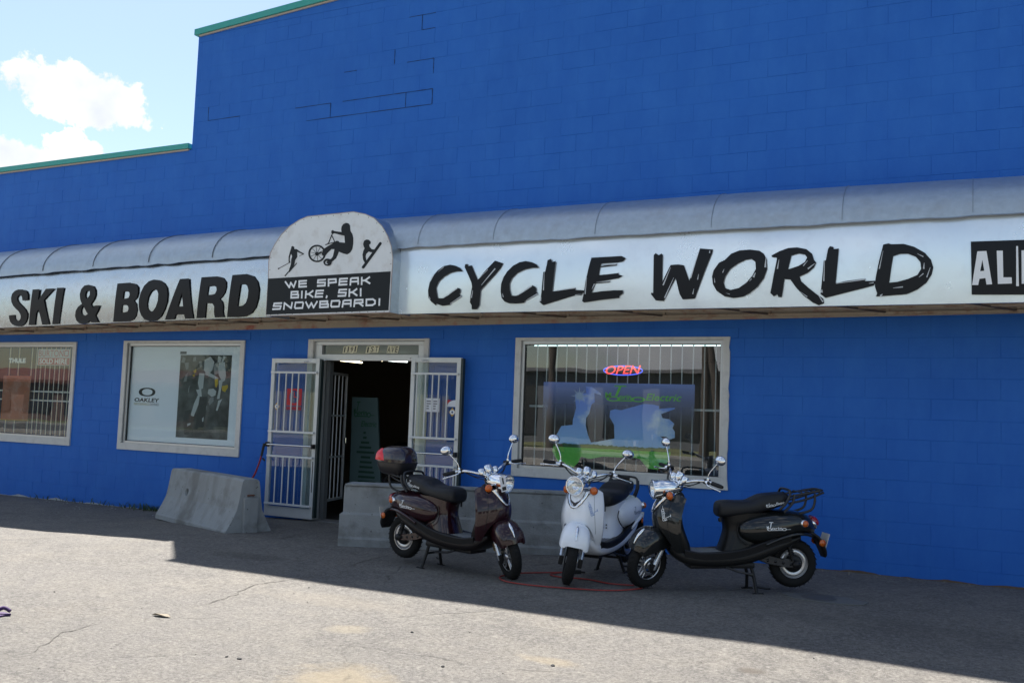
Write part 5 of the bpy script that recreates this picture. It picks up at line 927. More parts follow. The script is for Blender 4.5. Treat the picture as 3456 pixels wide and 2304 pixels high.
drill(body, [((-.42, -.25, .385), (-.42, -.07, .385), .050), ((.32, -.25, .385), (.32, -.07, .385), .050)])
mb = MB(); mb.box((L2 - .01, -.09, 0), (L2 + .045, .09, .44), .012); mb.build('end_key', conc, bar_)
mb = MB(); mb.tube([(L2 - .02, -.03, .46), (L2 + .03, -.03, .47), (L2 + .03, .03, .47), (L2 - .02, .03, .46)], .010, 6, 3); mb.build('lifting_loop', mat('rust', (.12, .05, .03), .9), bar_)
sx, sy, syaw = -6.215, -1.67, radians(21.3); sz = ground_z(sx, sy) - .02
slab = empty('concrete_barrier', (sx, sy, sz), (0, 0, syaw)); tag(slab, 'long upright concrete barrier with a plain vertical face behind the three scooters', 'barrier')
prof2 = [(0, 0), (0, .10), (.012, .125), (.018, .36), (.030, .385), (.034, .655), (.05, .675), (.33, .675), (.345, .655), (.36, .12), (.375, 0)]
rings = [[(x_, a + .004 * noise.noise(Vector((x_ * 2, a * 6, b * 5 + 9))), b) for a, b in prof2] for x_ in [.0, .02, .4, .8, 1.2, 1.6, 2.0, 2.4, 2.85, 2.9]]
rings[0] = [(.035 if b > .37 else 0, a, b) for _, a, b in rings[0]]; rings[1] = [(.05 if b > .37 else .02, a, b) for _, a, b in rings[1]]
mb = MB(); mb.loft(rings, smooth=False); mb.build('barrier_body', conc, slab)
mb = MB(); mb.box((.045, .02, .672), (2.89, .34, .69), .006); mb.build('top_edge', conc, slab)

# ---------------------------------------------------------------- small things on the ground
def gp(x, y, h=.012): return (x, y, ground_z(x, y) + h)
cord = MB()
path = [gp(-3.84, -2.26), gp(-3.86, -2.42), gp(-3.72, -2.56), gp(-3.45, -2.60), gp(-3.1, -2.55), gp(-2.8, -2.46), gp(-2.62, -2.3), gp(-2.60, -2.15), (-2.6, -2.05, .17)]
cord.tube(path, .0065, 6, 8)
cord.tube([gp(-3.80, -2.16), gp(-3.65, -2.02), gp(-3.50, -1.92), gp(-3.40, -1.85), gp(-3.48, -1.92), gp(-3.52, -2.06), gp(-3.38, -2.14), gp(-3.15, -2.10), gp(-2.9, -2.18), gp(-2.68, -2.15)], .0065, 6, 8)
co = cord.build('extension_cord', mat('red_cord', (.30, .028, .022), .5)); tag(co, 'thin red extension cord looping over the asphalt in front of the scooters', 'cord')
pl = MB(); pl.box((-.05, -.018, 0), (.05, .018, .034), .006); pl.tube([(.05, 0, .015), (.09, .01, .012)], .008, 6); pg = pl.build('cord_plug', mat('black_rubber', (.014, .014, .014), .7)); pg.location = gp(-3.36, -1.84, 0); pg.rotation_euler = (0, 0, .6); tag(pg, 'small dark plug lying on the asphalt between the maroon and white scooters', 'plug')
lf = MB(); lf.add([(-.09, -.01, .004), (-.03, -.028, .022), (.05, -.02, .012), (.09, .0, .004), (.04, .024, .016), (-.04, .026, .008)], [(0, 1, 2, 3, 4, 5)]); lf.add([(-.09, -.01, .003), (-.03, -.028, .021), (.05, -.02, .011), (.09, .0, .003), (.04, .024, .015), (-.04, .026, .007)], [(5, 4, 3, 2, 1, 0)])
lo = lf.build('fallen_leaf', mat('dry_leaf', (.20, .16, .11), .8, noise_amt=.3, noise_scale=30)); lo.location = gp(-5.25, -5.03, .003); tag(lo, 'curled dry leaf on the sunlit asphalt at the lower left', 'leaf')
mc = MB(); mc.lathe([(.0, .008), (.12, .006), (.135, .010), (.145, .006)], gp(-1.20, -1.72, 0), (0, 0, 1), 20)
cp = MB(); cp.prism([[(-.36 + .05 * sin(i * 2.3) + .36 + .34 * cos(i * pi / 8), .0 + (.19 + .02 * sin(i * 3.1)) * sin(i * pi / 8)) for i in range(16)]], 0, lambda a, b, t: (-1.16 + a, -1.72 + b, ground_z(-1.16 + a, -1.72 + b) + .009 - t * .04))
cpo = cp.build('concrete_patch', mat('pale_patch', (.125, .125, .12), .9, noise_amt=.3, noise_scale=20)); cpo['kind'] = 'structure'
mo = mc.build('valve_cover', mat('iron_cover', (.085, .083, .08), .7, noise_amt=.3)); mo.parent = None; tag(mo, 'round dark utility cover set in a pale concrete patch beside the black scooter', 'cover'); mo.location.z = .006
for pts_ in ([(-5.11, -6.19), (-5.23, -5.98), (-5.38, -5.76), (-5.39, -5.65), (-5.41, -5.41)], [(-5.36, -4.8), (-5.3, -4.52), (-5.37, -4.2), (-5.47, -3.92), (-5.5, -3.69), (-5.38, -3.47), (-5.26, -3.03)], [(-5.31, -2.85), (-5.37, -2.26), (-5.4, -1.84)]):
    P_ = catmull([Vector((a, b, 0)) for a, b in pts_], 14); L_ = []; R_ = []; r_ = random.Random(len(pts_))
    for i, p in enumerate(P_):
        d = (P_[min(i + 1, len(P_) - 1)] - P_[max(i - 1, 0)]).normalized(); n_ = Vector((-d.y, d.x, 0)); w_ = (.002 + r_.random() * .006) * (0.15 + min(1, 4 * i / len(P_), 4 * (len(P_) - i) / len(P_))); o_ = n_ * (noise.noise(Vector((p.x * 9, p.y * 9, 5))) * .035)
        for A_, s_ in ((L_, 1), (R_, -1)): q = p + o_ + n_ * w_ * s_; A_.append((q.x, q.y, ground_z(q.x, q.y) + .0045))
    mb = MB(); mb.add(L_ + R_, [(i, i + 1, len(L_) + i + 1, len(L_) + i) for i in range(len(L_) - 1)]); c_ = mb.build('crack', mat('crack_dirt', (.10, .092, .08), .95, noise_amt=.5, noise_scale=40)); c_.parent = ground
# red bungee leash hooked on the door pull
ls = MB(); ls.tube([(-8.60, -.19, 1.00), (-8.615, -.20, .90), (-8.63, -.22, .78), (-8.66, -.28, .60), (-8.72, -.34, .48)], .012, 6, 6); lo2 = ls.build('leash', mat('red_webbing', (.28, .02, .03), .7, noise_amt=.6, noise_scale=60)); tag(lo2, 'red patterned leash hanging from the left door pull behind the barrier', 'leash')
ls = MB(); ls.tube([(-8.59, -.19, 1.03), (-8.60, -.20, .96), (-8.62, -.20, .86)], .017, 6, 4); ls.tube([(-8.60, -.2, .83), (-8.56, -.2, .80)], .012, 6); ls.build('clip_strap', mat('black_rubber', (.014, .014, .014), .7), lo2)
# weeds at the foot of the wall
wd = MB(); rnd = random.Random(11)
for i in range(150):
    x_ = rnd.choice([rnd.gauss(-10.75, .25), rnd.uniform(-13.5, -10.4)]); y_ = -.02 - abs(rnd.gauss(0, .06)); h_ = rnd.uniform(.03, .11); a_ = rnd.uniform(0, 6.3); z_ = ground_z(x_, y_)
    d = Vector((cos(a_), sin(a_), 0)); w_ = Vector((-d.y, d.x, 0)) * .006; p = Vector((x_, y_, z_)); q = p + d * h_ * .4 + Vector((0, 0, h_ * .7)); e = p + d * h_ + Vector((0, 0, h_))
    wd.add([p - w_, p + w_, q + w_, q - w_, e], [(0, 1, 2, 3), (3, 2, 4)])
tag(wd.build('weeds', mat('weed_green', (.05, .085, .025), .7, noise_amt=.4, noise_scale=9)), kind='stuff')
rnd = random.Random(4)
lt = MB()
for i in range(26):
    x_ = rnd.uniform(-12.8, -9.6); y_ = -rnd.uniform(.05, .7); s_ = rnd.uniform(.006, .018); a_ = rnd.uniform(0, 6); z_ = ground_z(x_, y_) + .012
    lt.add([(x_ + s_ * cos(a_ + k * 1.57) * (1 if k % 2 else 1.7), y_ + s_ * sin(a_ + k * 1.57), z_ + .004 * (k % 2)) for k in range(4)], [(0, 1, 2, 3)])
tag(lt.build('litter_scraps', mat('paper_scrap', (.5, .5, .48), .8)), kind='stuff')
sc_ = MB(); sc_.box((-.05, -.05, 0), (.05, .05, .012), .004); sc_.tube([(-.04, -.03, .01), (.0, .02, .05), (.05, .04, .03)], .014, 6, 4); so = sc_.build('purple_scrap', mat('purple_cloth', (.05, .02, .09), .8)); so.location = gp(-6.13, -5.66, 0); tag(so, 'small dark purple scrap on the ground at the left edge', 'scrap')

# ---------------------------------------------------------------- scooters
chrome = mat('chrome', (.86, .87, .88), .06, metal=1.0)
rubber = mat('tyre_rubber', (.014, .014, .014), .8, spec=.2, noise_amt=.2, noise_scale=30)
blackp = mat('black_plastic', (.012, .012, .013), .45, spec=.3)
seat_m = mat('black_vinyl_seat', (.012, .013, .016), .5, spec=.35, bump=.08, bump_scale=120)
rim_m = mat('cast_rim', (.58, .58, .59), .28, metal=.85)
fork_m = mat('satin_fork_tube', (.62, .65, .70), .22, metal=.75)
amber = mat('amber_lens', (.55, .11, .008), .18, coat=.6); redl = mat('red_lens', (.33, .008, .012), .15, coat=.7)
mat_m = mat('ribbed_floor_mat', (.20, .205, .21), .7, noise_amt=.3, noise_scale=50)
lens_m = glass_mat('lamp_lens', tint=(.93, .95, .96), refl=1.6, dust=.0)
refl_m = mat('lamp_reflector', (.85, .86, .88), .12, metal=1.0)
logo_w = mat('white_decal', (.78, .80, .80), .45); logo_g = mat('grey_decal', (.22, .24, .27), .45)
def scooter(label, loc, heading, body_c, lower_c, coat_name, steer=0.0, box=False, rack=True, seat_post='black', logo=None, front_logo=True, tag_card=False, white=False):
    pitch = radians(1.9)
    root = empty('scooter', (loc[0], loc[1], ground_z(loc[0], loc[1]) + .022), (0, pitch, heading)); root.scale = (.97, .97, .97); tag(root, label, 'scooter', 'electric scooters parked in front of the shop')
    pm = mat(coat_name, body_c, .35, coat=1.0 if not white else .6, spec=.12); low = mat(coat_name + '_lower', lower_c, .4, coat=.12, spec=.2) if not white else pm
    logo = logo or logo_w
    P = Vector((.50, 0, .6)); ax = Vector((-.42, 0, 1)).normalized()
    SM = Matrix.Translation(P) @ Matrix.Rotation(radians(steer), 4, ax) @ Matrix.Translation(-P)
    def A(mb, name, m, parent=root, merge=False): return mb.build(name, m, parent, merge)
    # --- wheels
    def wheel(x, M, front):
        R = .215; r = .048
        t = MB(M); prof = [(R - r + r * 1.0 * cos(a), r * sin(a)) for a in [2 * pi * k / 14 for k in range(14)]]
        t.lathe(prof, (x, 0, R), (0, 1, 0), 40, closed=True)
        rim = MB(M); rim.lathe([(.128, -.03), (.150, -.034), (.153, -.028), (.138, -.018), (.130, 0), (.138, .018), (.153, .028), (.150, .034), (.128, .03), (.122, .0)], (x, 0, R), (0, 1, 0), 36, closed=True)
        if front:
            for k in range(5):
                a0 = 2 * pi * k / 5 + .3
                for da in (-.16, .16):
                    p0 = Vector((x + .035 * cos(a0 + da * 2), 0, R + .035 * sin(a0 + da * 2))); p1 = Vector((x + .132 * cos(a0 + da), 0, R + .132 * sin(a0 + da)))
                    rim.tube([p0 + Vector((0, .018, 0)), p1 + Vector((0, .014, 0))], .010, 6); rim.tube([p0 - Vector((0, .018, 0)), p1 - Vector((0, .014, 0))], .010, 6)
            rim.lathe([(0, -.045), (.026, -.045), (.038, -.02), (.038, .02), (.026, .045), (0, .045)], (x, 0, R), (0, 1, 0), 18)
        if not front: rim.lathe([(.078, -.022), (.10, -.030), (.125, -.026), (.125, .026), (.10, .030), (.078, .022)], (x, 0, R), (0, 1, 0), 36)
        w = A(rim, 'wheel', rim_m); t.build('tyre', rubber, w)
        tr = MB(M)
        for k in range(30):   # tread sipes standing as low blocks
            a = 2 * pi * k / 30
            for s in (-1, 1):
                c = [(x + (R - .0005) * cos(a + q * s * .05 + s * .03), q * .016 * 1 + s * .014, R + (R - .0005) * sin(a + q * s * .05 + s * .03)) for q in (-1, 1)]
                tr.tube(c, .0035, 4)
        tr.build('tread_blocks', rubber, w)
        if front:
            d = MB(M); d.lathe([(.045, .052), (.085, .052), (.085, .056), (.045, .056)], (x, 0, R), (0, 1, 0), 24, closed=True); d.build('brake_disc', refl_m, w)
        else:
            d = MB(M); d.lathe([(0, -.055), (.06, -.055), (.075, -.045), (.080, -.03), (.080, .03), (.075, .045), (.06, .055), (0, .055)], (x, 0, R), (0, 1, 0), 28); d.build('hub_motor', blackp, w)
        return w
    wheel(.66, SM, True); wheel(-.66, None, False)
    # --- fork, fender
    for s in (-1, 1):
        f = MB(SM); f.tube([(.535, s * .088, .46), (.665, s * .088, .195)], .0235, 12); o = A(f, 'fork_leg', fork_m)
        b = MB(SM); b.box((.645, s * .088 - .02, .165), (.69, s * .088 + .02, .245), .01); b.build('axle_clamp', blackp, o)
    b = MB(SM); b.box((.56, -.11, .27), (.60, -.075, .34), .008); b.tube([(.57, -.09, .33), (.55, -.10, .42), (.52, -.06, .52)], .006, 6, 4); A(b, 'brake_caliper', mat('brass_caliper', (.35, .22, .07), .4, metal=.8))
    fd = MB(SM); rings = []; rows = interp([(.815, .355, .375, .085), (.80, .345, .435, .115), (.765, .352, .495, .13), (.70, .365, .54, .135), (.63, .375, .555, .13), (.56, .385, .53, .12), (.50, .40, .48, .105), (.475, .41, .44, .09)], 4)
    for x, zb, zt, w in rows:
        rings.append([(x + .02 * (1 - abs(cos(a))) * (1 if x > .6 else -.5), w * sgp(cos(a), .72), zb + (zt - zb) * abs(sin(a)) ** .62) for a in [pi * k / 20 for k in range(21)]])
    fd.loft(rings, caps=False, close=False)
    rings2 = [[(p[0], p[1] * .94, p[2] - .007) for p in r] for r in rings]; fd.loft(rings2, caps=False, close=False)
    fe = A(fd, 'front_fender', pm)
    def fender_z(x):
        for (a, b) in zip(rows, rows[1:]):
            if b[0] <= x <= a[0]: t = (x - b[0]) / (a[0] - b[0]); return b[2] + (a[2] - b[2]) * t
        return .36
    ft = MB(SM); fr_ = []
    for x in (.805, .79, .77, .745, .72, .70):
        z = fender_z(x); wd = .001 + .016 * sin(pi * (.81 - x) / .115); fr_.append([(x + .024, -wd, z + .004), (x + .030, 0, z + .013), (x + .024, wd, z + .004), (x + .012, 0, z - .008)])
    ft.loft(fr_); ft.build('fender_trim', chrome, fe)
    # --- leg shield
    SH = [(.33, .165, .50, .40), (.42, .195, .555, .415), (.50, .208, .585, .425), (.58, .212, .605, .425), (.66, .205, .605, .41), (.74, .188, .58, .385), (.80, .168, .55, .36), (.845, .150, .525, .345)]
    def shv(z):
        for a, b in zip(SH, SH[1:]):
            if z <= b[0]: t = max(0, (z - a[0]) / (b[0] - a[0])); return [a[i] + (b[i] - a[i]) * t for i in (1, 2, 3)]
        return SH[-1][1:]
    SHI = interp(SH, 5)
    def shv(z, S_=SHI):
        for a, b in zip(S_, S_[1:]):
            if z <= b[0]: t = min(1, max(0, (z - a[0]) / (b[0] - a[0] + 1e-9))); return [a[i] + (b[i] - a[i]) * t for i in (1, 2, 3)]
        return S_[-1][1:]
    def shield_pt(u, z, off=0.0):
        w, xc, xe = shv(z); k = abs(u)
        ridge = .010 * math.exp(-((k - .52) / .12) ** 2) * (1 if z < .75 else .4)
        x = xe + (xc - xe) * (1 - k ** 2.4) + ridge; nrm = Vector(((1 - .6 * k), u * .8, .12)).normalized()
        return Vector((x, w * u, z)) + nrm * off
    sh = MB(); us = [sgp(-1 + 2 * i / 36, .75) for i in range(37)]; G = []
    def zb_(u):
        k = abs(u); return .33 + (.525 - .33) * (1 - min(1, max(0, (k - .50) / .34)) ** 1.6) if k < .84 else .33
    def zt_(u): k = abs(u); return .835 - .03 * (1 - k) - .035 * max(0, (k - .82) / .18) ** 2
    m_ = 16
    for j in range(m_ + 1): G.append([shield_pt(u, zb_(u) + (zt_(u) - zb_(u)) * j / m_) for u in us])
    back = [[p - Vector((.022, 0, 0)) for p in r] for r in G]
    sh.loft(G, caps=False, close=False); sh.loft(back, caps=False, close=False)
    for rr, bb in ((G[0], back[0]), (G[-1], back[-1]), ([r[0] for r in G], [r[0] for r in back]), ([r[-1] for r in G], [r[-1] for r in back])): sh.loft([rr, bb], caps=False, close=False)
    shield = A(sh, 'leg_shield', pm)
    for s in (-1, 1):
        pg_ = MB(); pg_.tube([shield_pt(s * (.80 - .10 * t + .06 * t * t), .44 + .33 * t, .0012) for t in [q / 12 for q in range(13)]], .0018, 4); pg_.build('panel_gap', blackp if not white else logo_g, shield)
    vr = MB()
    vr.loft([[shield_pt(a * s, z, o) for o in (.002, .012)] + [shield_pt(a * s * .72, z + .018, o) for o in (.012, .002)] for s, a, z in [(-1, .62, .80), (-1, .50, .765), (-1, .34, .715), (-1, .15, .675), (1, .001, .668), (1, .15, .675), (1, .34, .715), (1, .50, .765), (1, .62, .80)]])
    vr.build('chrome_vee', chrome, shield)
    vb = MB(); vb.loft([[shield_pt(-a, z, .004), shield_pt(-a, z, -.012), shield_pt(a, z, -.012), shield_pt(a, z, .004)] for a, z in ((.03, .69), (.22, .73), (.40, .79))], smooth=False); vb.build('horn_grille', mat('gloss_black', (.008, .008, .009), .15), shield)
    if front_logo:
        s_ = 1; lg = logo_motorino(lambda u, v: shield_pt(.66 + .20 * v - .10 * u, .60 + .13 * u + .03 * v, .006), logo if not white else mat('blue_decal', (.25, .36, .62), .4), shield, full=False)
    # --- inner shield, floor tub
    ins = MB(); rows = interp([(.325, .275, .43, .155), (.40, .29, .46, .170), (.52, .335, .50, .182), (.62, .355, .50, .176), (.70, .355, .47, .156), (.78, .33, .44, .13), (.82, .325, .425, .10), (.85, .345, .40, .06)], 4)
    ins.loft([ringz(z, a, b, w, 2.6, 28) for z, a, b, w in rows]); A(ins, 'inner_shield', low if not white else pm)
    kp = MB(); kp.lathe([(0, .012), (.014, .012), (.016, 0)], (.33, -.06, .74), (-1, 0, .1), 12); A(kp, 'key_switch', chrome)
    tub = MB(); rows = interp([(.47, .33, .395, .10), (.42, .27, .385, .15), (.34, .225, .345, .168), (.22, .205, .322, .172), (.02, .20, .322, .170), (-.14, .212, .335, .168), (-.28, .24, .372, .172), (-.44, .30, .425, .178), (-.58, .365, .462, .165), (-.70, .425, .475, .12)], 4)
    tub.loft([ringx(x, zb, zt, w, 3.6, 32) for x, zb, zt, w in rows]); A(tub, 'lower_tub', low)
    for s in (-1, 1):
        rn = MB(); pts = catmull([(.36, s * .172, .345), (.22, s * .176, .318), (.02, s * .176, .322), (-.16, s * .176, .345), (-.32, s * .182, .395), (-.46, s * .188, .445), (-.60, s * .170, .475)], 5)
        rn.loft([[(p.x, p.y - s * .05, p.z + .018), (p.x, p.y - s * .004, p.z + .018), (p.x, p.y + s * .004, p.z + .008), (p.x, p.y - s * .006, p.z - .05), (p.x, p.y - s * .03, p.z - .055)] for p in pts], smooth=False); A(rn, 'side_runner', blackp)
    fm = MB(); rows = [(.30, .345, .10), (.26, .333, .135), (.16, .3255, .145), (.05, .3255, .145), (-.06, .332, .138), (-.10, .337, .12)]
    fm.loft([[(x, -w, z), (x, w, z), (x, w, z + .007), (x, -w, z + .007)] for x, z, w in rows], smooth=False)
    for k in range(9): fm.box((-.04, -.12 + k * .03 - .004, .331), (.24, -.12 + k * .03 + .004, .3365))
    A(fm, 'floor_mat', mat_m)
    # --- seat post, body bulb, seat
    sp = MB(); rows = interp([(.325, .03, -.30, .150), (.42, -.01, -.34, .138), (.52, -.035, -.38, .125), (.60, -.025, -.42, .132), (.67, .0, -.46, .138)], 4)
    sp.loft([ringz(z, b, a, w, 3.2, 28) for z, a, b, w in rows]); spo = A(sp, 'battery_box', pm if (white or seat_post == 'body') else low)
    if white:
        hl = MB()
        for i in range(5):
            for j in range(3): hl.lathe([(0, .003), (.007, .002), (.007, -.002)], (-.012 + .0 * i, -.06 + i * .03, .40 + j * .028), (1, 0, .2), 8)
        hl.build('vent_holes', mat('gloss_black', (.008, .008, .009), .15), spo)
    lk = MB(); lk.lathe([(0, .01), (.016, .008), (.018, 0)], (.0, 0, .60), (1, 0, 0), 12); lk.box((-.004, .045, .585), (.014, .055, .64), .003); lk.build('seat_lock', blackp, spo)
    bb = MB(); rows = interp([(-.125, .50, .55, .12), (-.155, .435, .61, .165), (-.24, .39, .655, .195), (-.38, .385, .682, .212), (-.54, .42, .690, .207), (-.66, .455, .685, .178), (-.76, .465, .66, .134), (-.82, .465, .62, .09), (-.855, .48, .57, .05)], 5)
    bb.loft([ringx(x, zb, zt, w, 2.35, 36) for x, zb, zt, w in rows]); bo = A(bb, 'body_panel', pm)
    for s in (-1, 1):
        rb = MB(); pts = catmull([(-.36, s * .199, .40), (-.48, s * .212, .452), (-.62, s * .200, .487), (-.74, s * .152, .485), (-.84, s * .078, .455)], 5)
        rb.loft([[(p.x, p.y - s * .03, p.z + .018), (p.x, p.y, p.z + .008), (p.x, p.y - s * .001, p.z - .012), (p.x, p.y - s * .03, p.z - .018)] for p in pts]); rb.build('body_ridge', pm, bo)
        sm = MB(); pts = catmull([(-.135, s * .14, .585), (-.122, s * .135, .52), (-.145, s * .166, .44), (-.22, s * .19, .395)], 4); sm.tube(pts, .005, 5); sm.build('panel_gap', blackp, bo)
        def bulb(u, v, s=s):
            x = -.36 - .22 * u if s > 0 else -.58 + .22 * u
            z = .525 + .075 * v + .0 * u
            for a, b in zip(rows, rows[1:]):
                if b[0] <= x <= a[0]: break
            t = (x - b[0]) / (a[0] - b[0]); zb, zt, w = [b[i] + (a[i] - b[i]) * t for i in (1, 2, 3)]
            zc, h = (zb + zt) / 2, (zt - zb) / 2; q = min(.999, abs((z - zc) / h)); return Vector((x, s * (w * (1 - q ** 2.35) ** (1 / 2.35) + .004), z))
        logo_motorino(bulb, logo if not white else logo_g, bo, full=False)
    st = MB(); rows = interp([(.035, .65, .71, .075), (.015, .63, .76, .115), (-.05, .628, .775, .143), (-.15, .64, .772, .155), (-.25, .655, .775, .155), (-.32, .66, .803, .150), (-.38, .675, .827, .148), (-.50, .71, .841, .138), (-.585, .74, .843, .115), (-.61, .76, .825, .085)], 5)
    st.loft([ringx(x, zb, zt, w, 3.3, 32) for x, zb, zt, w in rows]); so = A(st, 'seat', seat_m)
    for s in (-1, 1):
        def side(u, v, s=s):
            x = -.38 - .17 * u if s > 0 else -.55 + .17 * u
            return Vector((x, s * (.1485 - .06 * abs(x + .36) + .002 + (.0 if v < .5 else -.003)), .715 + .055 * v + (.16 * (-.36 - x)) ))
        logo_motorino(side, logo_w if not white else logo_g, so)
    # --- tail: lamp, signals, fender flap, plate
    tl = MB(); tl.loft([ringx(x, z - h, z + h, w, 2.2, 20) for x, z, h, w in [(-.80, .575, .05, .07), (-.84, .57, .05, .068), (-.86, .560, .045, .064), (-.872, .55, .036, .055)]]); t_ = A(tl, 'tail_light', chrome)
    tl = MB(); tl.loft([ringx(x, z - h, z + h, w, 2.2, 20) for x, z, h, w in [(-.835, .588, .05, .066), (-.875, .582, .044, .060), (-.898, .572, .028, .04), (-.905, .568, .008, .01)]]); tl.build('red_lens', redl, t_)
    for s in (-1, 1):
        si = MB(); c = Vector((-.715, s * .168, .58)); d = Vector((-.35, s * .9, 0)).normalized(); si.lathe([(.034, -.02), (.036, .006), (.030, .012)], c, d, 18); o = A(si, 'turn_signal', chrome)
        si = MB(); si.lathe([(.030, .008), (.026, .026), (.012, .034), (0, .036)], c, d, 18); si.build('amber_lens', amber, o)
    fl = MB(); rows = interp([(-.80, .50, .085), (-.87, .465, .095), (-.915, .40, .10), (-.945, .33, .09), (-.955, .285, .065)], 4)
    fl.loft([[(x, -w, z), (x + .012, -w * .9, z - .02), (x + .012, w * .9, z - .02), (x, w, z), (x - .012, 0, z + .006)] for x, z, w in rows]); fo = A(fl, 'rear_fender', blackp)
    pl = MB(); pl.M = Matrix.Translation((-.955, 0, .415)) @ Matrix.Rotation(radians(-18), 4, 'Y'); pl.box((-.004, -.085, -.065), (0, .085, .065)); pl.build('number_plate', mat('plate_white', (.62, .62, .58), .5), fo)
    for s in (-1, 1):
        rf = MB(); rf.lathe([(.030, 0), (.030, .012), (.0, .014)], (-.905, s * .088, .40), (-.15, s, 0), 16); rf.build('reflector', amber, fo)
    # --- swingarm, shocks, stand
    for s in (-1, 1):
        sw = MB(); rows = [(-.30, .26, .31), (-.42, .215, .30), (-.55, .19, .265), (-.66, .18, .25), (-.70, .19, .24)]
        sw.loft([[(x, s * .072, a), (x, s * .105, a + .008), (x, s * .105, b - .008), (x, s * .072, b)] for x, a, b in rows], smooth=False); o = A(sw, 'swingarm', pm if coat_name == 'maroon_paint' else mat('dark_cast', (.05, .05, .052), .4, metal=.5))
        hb = MB(); hb.lathe([(0, .03), (.032, .026), (.038, 0)], (-.66, s * .10, .215), (0, s, 0), 16); hb.build('axle_cap', blackp, o)
        for k in range(4):
            hb = MB(); hb.lathe([(0, .002), (.013, .0015), (.013, 0)], (-.40 - k * .07, s * .1055, .255 - k * .012), (0, s, 0), 10); hb.build('cutout', mat('gloss_black', (.008, .008, .009), .15), o)
        sk = MB(); sk.tube([(-.57, s * .115, .45), (-.62, s * .115, .25)], .014, 10)
        for k in range(8): sk.lathe([(.024, -.006), (.028, 0), (.024, .006)], (-.57 - .05 * (k / 8 + .05), s * .115, .44 - .2 * (k / 8 + .04) * .8), (-.05, 0, -.2), 12)
        A(sk, 'shock_absorber', blackp)
    cs = MB(); cs.tube([(-.26, -.10, .225), (-.26, .10, .225)], .014, 8)
    for s in (-1, 1): cs.tube([(-.25, s * .085, .225), (-.275, s * .10, .10), (-.285, s * .145, -.028)], .0155, 8); cs.tube([(-.285, s * .145, -.026), (-.24, s * .15, -.034), (-.34, s * .15, -.03)], .012, 6)
    cs.tube([(-.275, -.10, .11), (-.275, .10, .11)], .011, 6); cs.tube([(-.28, .13, .03), (-.36, .175, .02), (-.39, .19, .022)], .009, 6); A(cs, 'centre_stand', blackp)
    ud = MB(); ud.box((-.28, -.12, .185), (.30, .12, .235), .02); ud.tube([(.12, -.14, .20), (.04, -.15, .17), (-.12, -.15, .15)], .010, 6); A(ud, 'underframe', blackp)
    sd = MB(); sd.tube([(-.02, .12, .20), (-.12, .15, .165), (-.24, .165, .14)], .010, 6); A(sd, 'side_stand', mat('dark_cast', (.05, .05, .052), .4, metal=.5))
    # --- steering head: stem, bars, grips, levers, mirrors, gauges, headlight
    hs = MB(SM); hs.lathe([(.055, -.05), (.05, 0), (.042, .06), (.035, .10)], (.385, 0, .875), (-.42, 0, 1), 20); hd = A(hs, 'steering_head', chrome)
    hb = MB(SM); hb.tube([(.240, -.355, .985), (.262, -.25, .998), (.33, -.16, .985), (.375, -.06, .945), (.38, 0, .93), (.375, .06, .945), (.33, .16, .985), (.262, .25, .998), (.240, .355, .985)], .0125, 10, 5); bar = A(hb, 'handlebar', chrome)
    for s in (-1, 1):
        g = MB(SM); d = Vector((-.12, s, -.05)).normalized(); p0 = Vector((.253, s * .295, .993)); g.tube([p0, p0 + d * .012, p0 + d * .10, p0 + d * .118], [.017, .0185, .0175, .014], 12); A(g, 'grip', blackp)
        g = MB(SM); g.box((.235, s * .24 - .026, .972), (.285, s * .24 + .026, 1.016), .012); cl = A(g, 'switch_box', blackp)
        g = MB(SM); g.lathe([(.018, -.012), (.02, 0), (.018, .012)], (.28, s * .265, .995), (0, 1, 0), 14); g.tube([(.285, s * .255, .99), (.312, s * .31, .98), (.297, s * .385, .968), (.282, s * .425, .960)], [.008] * 4 + [.006] * 20, 8, 5); g.lathe([(0, -.008), (.009, -.003), (.009, .003), (0, .008)], (.282, s * .428, .959), (0, 1, 0), 10); A(g, 'brake_lever', chrome)
        g = MB(SM); g.tube([(.265, s * .255, 1.01), (.268, s * .26, 1.055), (.262, s * .28, 1.10), (.245, s * .335, 1.18)], .0055, 8, 4); g.lathe([(.012, -.02), (.012, .012), (.008, .02)], (.265, s * .255, 1.015), (0, 0, 1), 12); mi = A(g, 'mirror', chrome)
        g = MB(SM); c = Vector((.240, s * .355, 1.21)); fw = Vector((1, s * .10, .12)).normalized(); sd_ = fw.cross(Vector((0, 0, 1))).normalized(); up = sd_.cross(fw); rg = []
        for h, k in [(.034, .12), (.030, .45), (.020, .78), (.006, .97), (-.004, 1.0), (-.008, .97)]: rg.append([c + fw * h + sd_ * (.056 * k * cos(a)) + up * (.043 * k * sin(a)) for a in [2 * pi * i / 24 for i in range(24)]])
        g.loft(rg); g.build('mirror_shell', chrome, mi)
        g = MB(SM); g.loft([[c - fw * .0082 + sd_ * (.050 * k * cos(a)) + up * (.038 * k * sin(a)) for a in [2 * pi * i / 24 for i in range(24)]] for k in (1, .01)], caps=False); g.build('mirror_glass', refl_m, mi)
